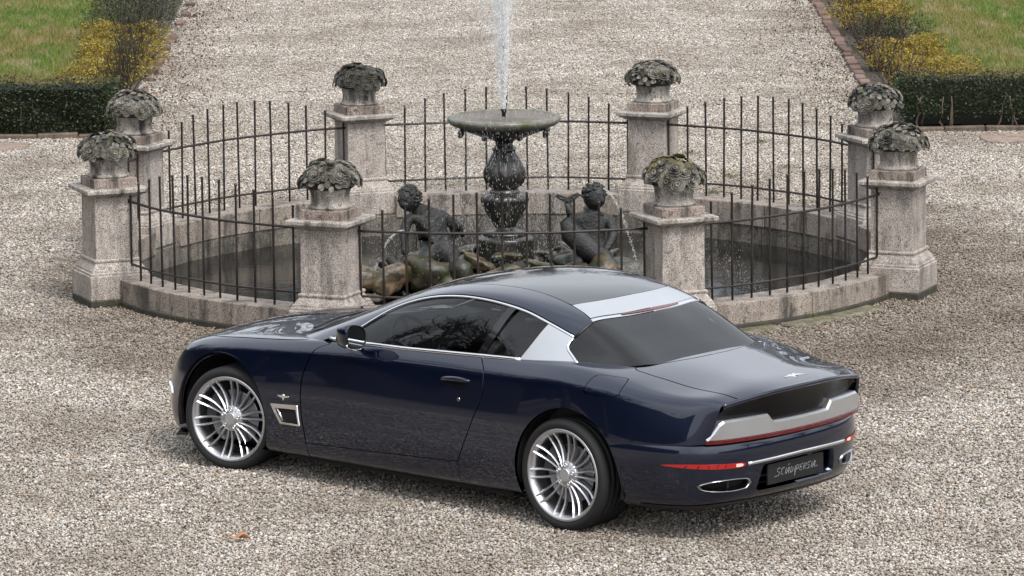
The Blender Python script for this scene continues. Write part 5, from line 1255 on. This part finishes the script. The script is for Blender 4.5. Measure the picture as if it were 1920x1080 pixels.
# ================= greenhouse
dlo = smooth_curve([(.60, .955), (.50, .990), (.397, 1.042), (.303, 1.103), (.174, 1.178), (.009, 1.242), (-.169, 1.285), (-.362, 1.308), (-.565, 1.312), (-.764, 1.299), (-.957, 1.270), (-1.150, 1.217), (-1.339, 1.155)], .03)
dlo_uv = sG(dlo)
def dlo_between(x0, x1): return dlo_uv[(dlo[:, 0] <= x0) & (dlo[:, 0] >= x1)]
def dlo_at(x): return (x, float(np.interp(-x, -dlo[:, 0], dlo[:, 1])))
WLO = .12
def ga(x): return NG.inv([(x, 1.05)], (0, 2), whi=2.)[0][0]
def bline(x): return (np.interp(x, [-1.5, -1.02, -.71, -.46, -.06, .32, .6], [1.012, .996, .985, .975, .962, .955, .950]))
def belt_uv(x0, x1, n=14): return sG([(x, bline(x)) for x in np.linspace(x0, x1, n)])
bp_f = [(-.805, dlo_at(-.805)[1]), (-.660, bline(-.66))]; bp_r = [(-.865, dlo_at(-.865)[1]), (-.722, bline(-.722))]
cp_l = [(-1.140, dlo_at(-1.14)[1]), (-1.022, bline(-1.022))]
for s in (1, -1):
    loop = cat(belt_uv(.585, -.655), sG(bp_f[::-1]), dlo_between(-.0+.55, -.80)[::-1])
    patch('door_window', NG, [loop[::-1]], M_GLASS, side=s, off=-.006, thick=.0)
    loop = cat(sG([bp_f[1]]), sG([bp_r[1]]), sG([bp_r[0]]), sG([bp_f[0]])); patch('window_pillar', NG, [loop], M_GBLACK, side=s, off=.001, thick=.01)
    loop = cat(belt_uv(-.724, -1.020), sG(cp_l[::-1]), dlo_between(-.868, -1.138)[::-1]); patch('quarter_window', NG, [loop[::-1]], M_GLASS, side=s, off=-.006, thick=.0)
    cr = sG(smooth_curve([(-1.339, 1.150), (-1.330, 1.130), (-1.326, 1.105), (-1.345, 1.080), (-1.455, 1.012)], .02))
    loop = cat(sG([cp_l[0]]), sG([cp_l[1]]), belt_uv(-1.05, -1.44, 10), cr[::-1], dlo_between(-1.15, -1.335)[::-1])
    cpn = patch('silver_rear_pillar', NG, [loop], M_SILVERW, side=s, off=.003, thick=.014)
    # bright edge at the back of the pillar
    P, N, _, _ = NG.ev(cr[:, 0], cr[:, 1], True); tube('pillar_edge', (P+N*.004)*[1, s, 1], .009, M_CHROME, cpn, 8, upv=N*[1, s, 1], flat=.6)
    # chrome round the side windows
    P, N, _, _ = NG.ev(dlo_uv[:, 0], dlo_uv[:, 1], True); tube('window_chrome', (P+N*.003)*[1, s, 1], .0085, M_CHROME, CAR, 8, upv=N*[1, s, 1], flat=.6)
    bu = belt_uv(.62, -1.03, 40); P, N, _, _ = NG.ev(bu[:, 0], bu[:, 1], True); tube('belt_chrome', (P+N*.006)*[1, s, 1], .0135, M_CHROME, CAR, 8, upv=N*[1, s, 1], flat=.7)
    bu = belt_uv(-1.03, -1.46, 14); P, N, _, _ = NG.ev(bu[:, 0], bu[:, 1], True); tube('belt_seal', (P+N*.003-[0, 0, .010])*[1, s, 1], .008, M_BLACK, CAR, 6, upv=N*[1, s, 1], flat=.6)
    # painted roof rail and windscreen pillar
    edge = smooth_curve([(.93, .685), (.80, .672), (.60, .640), (.30, .592), (.10, .548), (.018, .525), (-.153, .505), (-.313, .483), (-.63, .458), (-.90, .449), (-1.159, .468), (-1.28, .485), (-1.382, .515)], .04)
    eg = dG(edge); low = sG(shift(dlo, 0, .012)); foot = sG([(.70, .930), (.85, .905)])
    rear = NG.inv(smooth_curve([(-1.382, .515), (-1.378, .56), (-1.362, .61), (-1.342, .640)], .02), (0, 1), wlo=1.5)
    loop = cat(foot[::-1], low, rear[::-1], eg[::-1]); patch('roof_rail', NG, [loop], M_PAINT, side=s, off=.002, thick=.014)
    P, N, _, _ = NG.ev(rear[:, 0], rear[:, 1], True); tube('rail_end_seal', (P-N*.006)*[1, s, 1], .012, M_BLACK, CAR, 8, upv=N*[1, s, 1])
fr_ = smooth_curve([(.165, 0), (.155, .2), (.115, .38), (.05, .49), (.014, .520)], .03)
re_ = smooth_curve([(-1.159, .462), (-1.205, .3), (-1.228, .15), (-1.235, 0)], .03)
def cen(uv, i): uv[i, 1] = NG.wmax; return uv
ed_ = shift(smooth_curve([(.014, .520), (-.153, .505), (-.313, .483), (-.63, .458), (-.90, .449), (-1.155, .466)], .04), 0, -.006)
loop = cat(cen(dG(fr_), 0), dG(ed_)[1:], cen(dG(re_), -1)[1:]); patch('roof_panel', NG, [loop], M_ROOFG, mirror=True, off=.002, thick=.012)
bf = smooth_curve([(-1.241, 0), (-1.234, .15), (-1.211, .3), (-1.165, .461)], .03); bs = smooth_curve([(-1.165, .461), (-1.28, .480), (-1.350, .498)], .03); bb_ = smooth_curve([(-1.350, .498), (-1.385, .35), (-1.408, .18), (-1.415, 0)], .03)
loop = cat(cen(dG(bf), 0), dG(bs)[1:], cen(dG(bb_), -1)[1:]); band = patch('silver_roof_band', NG, [loop], M_SILVERW, mirror=True, off=.003, thick=.012)
b2 = smooth_curve([(-1.352, .500), (-1.387, .35), (-1.410, .18), (-1.417, 0)], .03); b3 = smooth_curve([(-1.448, 0), (-1.440, .18), (-1.416, .35), (-1.380, .512)], .03)
loop = cat(dG(b2)[:-1], [(dG(b2[-1:])[0][0], NG.wmax)], cen(dG(b3), 0)); patch('band_lip', NG, [loop[::-1]], M_SILVER, parent=band, mirror=True, off=-.001, thick=.02)
bk = [(-1.400, .270), (-1.417, .14), (-1.422, 0)]; bk2 = [(-1.440, 0), (-1.433, .14), (-1.414, .270)]
l1 = dG(smooth_curve(bk, .02)); l2 = dG(smooth_curve(bk2, .02)); l1[-1, 1] = l2[0, 1] = NG.wmax
patch('high_brake_light', NG, [cat(l1, l2)[::-1]], M_RED, mirror=True, off=.004, thick=.008, step=.06)
# rear window
gt_ = smooth_curve([(-1.452, 0), (-1.444, .18), (-1.420, .35), (-1.386, .515)], .03)
gs_ = smooth_curve([(-1.386, .515), (-1.380, .56), (-1.366, .61), (-1.348, .645), (-1.335, .675), (-1.350, .700), (-1.46, .738)], .025)
gb_ = smooth_curve([(-1.46, .738), (-1.62, .690), (-1.764, .610), (-1.85, .48), (-1.91, .25), (-1.925, 0)], .03)
gsu = NG.inv(gs_, (0, 1), wlo=.2); gbu = NG.inv(gb_, (0, 1), wlo=.2); gbu[-1, 1] = NG.wmax
loop = cat(cen(dG(gt_), 0), gsu[1:], gbu[1:]); patch('rear_window', NG, [loop], M_RGLASS, mirror=True, off=-.004, thick=.006)
P, N, _, _ = NG.ev(gbu[:, 0], gbu[:, 1], True)
# windscreen
wl = smooth_curve([(.172, 0), (.162, .2), (.122, .38), (.056, .49), (.022, .518)], .03); wr = smooth_curve([(.022, .518), (.10, .540), (.30, .584), (.60, .632), (.80, .664), (.93, .677)], .04); wbm = smooth_curve([(.93, .677), (1.00, .5), (1.05, .25), (1.065, 0)], .04)
loop = cat(cen(dG(wl), 0), dG(wr)[1:], cen(dG(wbm), -1)[1:]); patch('windscreen', NG, [loop[::-1]], M_GLASS, mirror=True, off=-.003, thick=0)
for y0, y1 in ((.62, .05), (-.02, -.56)):
    def wp(x, y): q = NG.inv([(x, abs(y))], (0, 1), wlo=1.8)[0]; return NG.ev(*q)[0]*[1, 1 if y >= 0 else -1, 1]+[0, 0, .022]
    tube('wiper', [wp(.99-.05*abs(y0)-.02, y0), wp(1.0, (y0+y1)/2), wp(1.03, y1)], .008, M_BLACK, CAR, 6)

# ---- dark inner shell behind the panel gaps
def shell(name, net, na, nw, skip, off, wlo, whi, alo=None, ahi=None):
    A_, W_, P = net.grid(na, nw, wlo, whi, net.amin if alo is None else alo, net.amax if ahi is None else ahi); N = net.ev(A_.ravel(), W_.ravel(), True)[1].reshape(P.shape); P = P+N*off; V = []; F = []
    idx = np.arange(na*nw).reshape(na, nw); c = (P[:-1, :-1]+P[1:, 1:])/2; k = ~skip(c[..., 0], c[..., 1], c[..., 2])
    q = np.stack([idx[:-1, :-1], idx[1:, :-1], idx[1:, 1:], idx[:-1, 1:]], -1)[k]
    V = np.concatenate([P.reshape(-1, 3), P.reshape(-1, 3)*[1, -1, 1]]); F = np.concatenate([q, q[:, ::-1]+na*nw])
    return mesh_obj(name, from_arrays(name, V, F), M_DARK, CAR)
def skA(x, y, z):
    a = (np.hypot(x-AF[0], z-AF[1]) < .445) & (z < .80) & (y > .5); b = (np.hypot(x-AR[0], z-AR[1]) < .448) & (z < .80) & (y > .5)
    cab = (x > -1.75) & (x < .78) & (z > .93) & (y < .785); ta = (x < -1.85) & (z < .66)
    return a | b | cab | ta
shell('inner_shell', NA, 170, 110, skA, -.016, .2, NA.wmax, -.5, 19.75)
def skB(x, y, z): return ((np.hypot(x-AR[0], z-AR[1]) < .45)) | ((np.abs(y-.59) < .17) & (np.abs(z-.367) < .045)) | ((y < .40) & (z > .27) & (z < .50))
shell('inner_bumper', NBp, 80, 50, skB, -.02, .1, 8.6)
# wheel housings
for nm, c in (('front', AF), ('rear', AR)):
    for s in (1, -1):
        V = []; F = []; n = 28
        for y in (.45, .895):
            for a in np.linspace(math.radians(-14), math.radians(194), n): V.append((c[0]+.430*math.cos(a), s*y, c[1]+.430*math.sin(a)))
        for k in range(n-1): F.append((k, k+1, n+k+1, n+k))
        F.append(tuple(range(n))); pydata('wheel_housing', V, F, M_DARK, CAR, False)
# underside, its wide lower slab added to deepen shade under the sills
bm = bmesh.new(); add_box(bm, (-.05, 0, .185), (4.2, 1.12, .07)); add_box(bm, (0, 0, .165), (1.98, 1.66, .06)); bm_obj('underbody', bm, M_DARK, CAR)
# ---- cabin
V = [(1.0, .76, .30), (1.0, -.76, .30), (-1.55, -.72, .30), (-1.55, .72, .30), (.80, .77, .93), (.80, -.77, .93), (-1.62, -.70, .96), (-1.62, .70, .96)]
pydata('cabin_tub', V, [(0, 1, 2, 3), (0, 4, 5, 1), (1, 5, 6, 2), (2, 6, 7, 3), (3, 7, 4, 0)], simple('cabin_dark', (.035, .03, .028), .8), CAR)
bm = bmesh.new(); add_box(bm, (.68, 0, .86), (.46, 1.46, .20), 0, (.30, 1.42)); bm_obj('dashboard', bm, simple('dash_leather', (.03, .028, .028), .6), CAR, bevel=.05, seg=3)
bm = bmesh.new(); add_box(bm, (-1.40, 0, .985), (.62, 1.30, .03)); bm_obj('parcel_shelf', bm, M_LEATHER, CAR, bevel=.01)
for s in (1, -1):
    bm = bmesh.new(); add_box(bm, (-.15, s*.745, .80), (1.5, .04, .24)); bm_obj('door_lining', bm, M_LEATHER, CAR, bevel=.012)
tube('pale_door_trim', smooth_curve([(.30, -.715, .90), (.0, -.715, .935), (-.35, -.715, .955), (-.60, -.715, .985)], .05), .016, M_LEATHERP, CAR, 8)
def seat(x, y, back=True):
    r = empty('seat', (x, y, 0)); r.parent = CAR
    bm = bmesh.new(); add_box(bm, (.12, 0, .47), (.52, .50, .17), 0, (.50, .46)); bm_obj('cushion', bm, M_LEATHER, r, True, .05, 3)
    bm = bmesh.new()
    pr = [(-.10, .48, .25), (-.17, .70, .245), (-.25, .90, .22), (-.30, 1.02, .15)]; rows = []
    for xx, zz, hw in pr: rows.append([bm.verts.new((xx+d, yy, zz)) for d, yy in ((.07, -hw), (.05, 0), (.07, hw), (-.06, hw), (-.06, -hw))])
    for i in range(3):
        for k in range(5): bm.faces.new((rows[i][k], rows[i][(k+1) % 5], rows[i+1][(k+1) % 5], rows[i+1][k]))
    bm.faces.new(rows[0][::-1]); bm.faces.new(rows[-1]); bmesh.ops.recalc_face_normals(bm, faces=bm.faces); bm_obj('backrest', bm, M_LEATHER, r, True, .035, 3)
    bm = bmesh.new(); add_box(bm, (-.325, 0, 1.10), (.09, .25, .15), 0, (.07, .20)); bm_obj('headrest', bm, M_LEATHER, r, True, .03, 3)
for y in (.37, -.37): seat(-.25, y); seat(-1.02, y*.9)
sw = empty('steering_wheel', (.30, .37, .90)); sw.parent = CAR; sw.rotation_euler = (0, math.radians(-66), 0)
tube('wheel_ring', [(.18*math.cos(a), .18*math.sin(a), 0) for a in np.linspace(0, 2*math.pi, 33)[:-1]], .014, M_BLACK, sw, 8, closed=True)
for a in (0, 2.2, -2.2): tube('wheel_spoke', [(0, 0, -.02), (.17*math.cos(a), .17*math.sin(a), 0)], .013, M_BLACK, sw, 6)
V, F = lathe_arrays([(.001, .02), (.05, .016), (.06, 0), (.05, -.04), (.03, -.14)], 16); pydata('wheel_boss', V, F, M_BLACK, sw, True)

# ---- door mirrors
def mirror(s):
    r = empty('door_mirror', (0, 0, 0)); r.parent = CAR
    V = []; F = []; n = 24; cx, cz = .965, 1.028
    for x, sc, dy, dz in ((.222, .93, 0, 0), (.228, 1.0, 0, 0), (.255, 1.02, 0, -.002), (.30, .97, -.004, -.006), (.34, .84, -.01, -.012), (.375, .60, -.018, -.02), (.392, .28, -.024, -.026), (.396, .02, -.026, -.028)):
        for k in range(n):
            a = 2*math.pi*k/n; ex = math.copysign(abs(math.cos(a))**.72, math.cos(a)); ez = math.copysign(abs(math.sin(a))**.72, math.sin(a))
            yy = .090*ex*sc; zz = (.080+.006*ex)*ez*sc
            V.append((x, s*(cx+dy+yy), cz+dz+zz+.015*ex*sc))
    for i in range(7):
        for k in range(n): F.append((i*n+k, i*n+(k+1) % n, (i+1)*n+(k+1) % n, (i+1)*n+k))
    pydata('mirror_housing', V, F, M_PAINT, r, True)
    inner = [(.226, s*(cx+(v[1]*s-cx)*.90), cz+(v[2]-cz)*.90) for v in V[:n]]; pydata('mirror_glass', inner, [tuple(range(n))], simple('mirror_silver', (.16, .17, .18), .03, 1.), r)
    tube('mirror_trim', [(.225, p[1], p[2]) for p in V[:n]], .005, M_BLACK, r, 6, closed=True)
    low = V[n:2*n]; arc_ = [(.236, p[1], p[2]-.004) for p in low[14:23]]; tube('mirror_chrome', arc_, .007, M_CHROME, r, 6)
    tube('mirror_arm', [(.34, s*.80, .935), (.33, s*.86, .945), (.31, s*.93, .968)], [.030, .026, .024], M_PAINT, r, 10, flat=.6)
for s in (1, -1): mirror(s)

# ---- wheels
def wheel_meshes(R_T, R_R, W_):
    """meshes in wheel space: axle along +y (outer face at +y), centre at origin"""
    out = {}
    def lathe_y(prof, n=72):
        V, F = lathe_arrays([(r, 0) for r, y in prof], n); V = [(v[0], prof[i//n][1], v[1]) for i, v in enumerate(V)]; return V, [f[::-1] for f in F]
    def mk(nm, VF, mat, smooth=True):
        me = bpy.data.meshes.new(nm); me.from_pydata([tuple(v) for v in VF[0]], [], [tuple(f) for f in VF[1]]); me.polygons.foreach_set('use_smooth', [smooth]*len(me.polygons)); me.materials.append(mat); out[nm] = me
    y0 = 0.
    tread = []
    prof = [(R_R-.004, -.006), (R_R+.012, .004), (R_R+.030, .010), (R_T-.022, .004), (R_T-.008, -.010), (R_T-.002, -.026)]
    k = 5; yy = np.linspace(-.030, -W_+.030, 2*k+1)
    for i in range(k):
        ya, yb = yy[2*i], yy[2*i+1]; yc = yy[2*i+2]; prof += [(R_T, ya), (R_T, yb), (R_T-.007, yb-.001), (R_T-.007, yc+.001)]
    prof += [(R_T, yy[-1]), (R_T-.002, -W_+.026), (R_T-.010, -W_+.008), (R_R+.02, -W_), (R_R-.01, -W_+.01)]
    V, F = lathe_y(prof, 84); mk('tyre', (V, F), M_RUBBER)
    mk('rim', lathe_y([(R_R-.030, -.20), (R_R-.032, -.060), (R_R-.030, -.022), (R_R-.020, -.010), (R_R-.014, .001), (R_R-.004, .004), (R_R+.003, .001), (R_R+.003, -.012)], 84), M_RIM)
    # twin curved spokes
    def spoke(a_r, a_m, a_h):
        secs = []
        for u in np.linspace(0, 1, 9):
            r = .055+(R_R-.018-.055)*u; a = (1-u)**2*a_h+2*u*(1-u)*a_m+u*u*a_r; y = -.030+.004*u-.018*math.sin(math.pi*u*.9)+.028*u**3; w = .0072+.0015*(1-u)+.0035*u**4
            c = np.array([r*math.cos(a), y, r*math.sin(a)]); t_ = np.array([-math.sin(a), 0, math.cos(a)]); secs.append([c-t_*w+[0, -.024, 0], c-t_*w*.75+[0, -.004, 0], c+[0, .004, 0], c+t_*w*.75+[0, -.004, 0], c+t_*w+[0, -.024, 0]])
        V = [p for s_ in secs for p in s_]; F = []
        for i in range(8):
            for k in range(5): F.append((i*5+k, (i+1)*5+k, (i+1)*5+(k+1) % 5, i*5+(k+1) % 5))
        return V, F
    d = math.radians
    mk('spoke', spoke(d(5.2), d(9.0), d(7.0)), M_RIM, False); mk('spoke_b', spoke(-d(5.2), -d(9.0), -d(7.0)), M_RIM, False)
    mk('hub', lathe_y([(.088, -.10), (.086, -.040), (.076, -.032), (.050, -.030), (.046, -.026), (.001, -.026)], 40), M_RIM)
    mk('centre_cap', lathe_y([(.040, -.028), (.040, -.020), (.036, -.016), (.030, -.018), (.001, -.017)], 28), M_SILVER)
    mk('wheel_nut', lathe_y([(.013, -.034), (.013, -.022), (.009, -.018), (.0085, -.022), (.001, -.023)], 10), M_CHROME)
    mk('brake_disc', lathe_y([(.18, -.095), (.185, -.092), (.185, -.086), (.18, -.084), (.07, -.084)], 48), M_DISC)
    V = []; F = []
    for y in (-.11, -.062):
        for r in (.13, .205):
            for k in range(9): a = d(-35+70*k/8); V.append((r*math.cos(a), y, r*math.sin(a)))
    for k in range(8):
        for a_, b_ in ((0, 9), (9, 27), (27, 18), (18, 0)): F.append((a_+k, a_+k+1, b_+k+1, b_+k))
    mk('brake_caliper', (V, F), M_CALIPER, False)
    mk('wheel_back', lathe_y([(R_R-.03, -.13), (.001, -.13)], 40), M_DARK)
    return out
def place_wheel(ms, x, y, z, s, steer, R_R):
    rt_ = bpy.data.objects.new('wheel', ms['rim']); link(rt_, CAR); rt_.location = (x, s*y, z)
    rt_.rotation_euler = (random.uniform(0, 6) if False else 0, 0, steer+(0 if s > 0 else math.pi))
    for nm in ('tyre', 'hub', 'centre_cap', 'brake_disc', 'wheel_back'): link(bpy.data.objects.new(nm, ms[nm]), rt_)
    o = bpy.data.objects.new('brake_caliper', ms['brake_caliper']); link(o, rt_); o.rotation_euler = (0, math.radians(-35), 0)
    ph = math.radians(9 if x > 0 else 5)
    for k in range(10):
        for nm in ('spoke', 'spoke_b'): o = bpy.data.objects.new('spoke', ms[nm]); link(o, rt_); o.rotation_euler = (0, ph+2*math.pi*k/10, 0)
    for k in range(5): a = ph+2*math.pi*(k+.25)/5; o = bpy.data.objects.new('wheel_nut', ms['wheel_nut']); link(o, rt_); o.location = (.062*math.cos(a), 0, .062*math.sin(a))
    return rt_
wf = wheel_meshes(.345, .282, .245); wr_ = wheel_meshes(.352, .288, .285)
for s in (1, -1):
    place_wheel(wf, 1.471, .900, .335, s, math.radians(13), .282); place_wheel(wr_, -1.471, .912, .342, s, 0, .288)
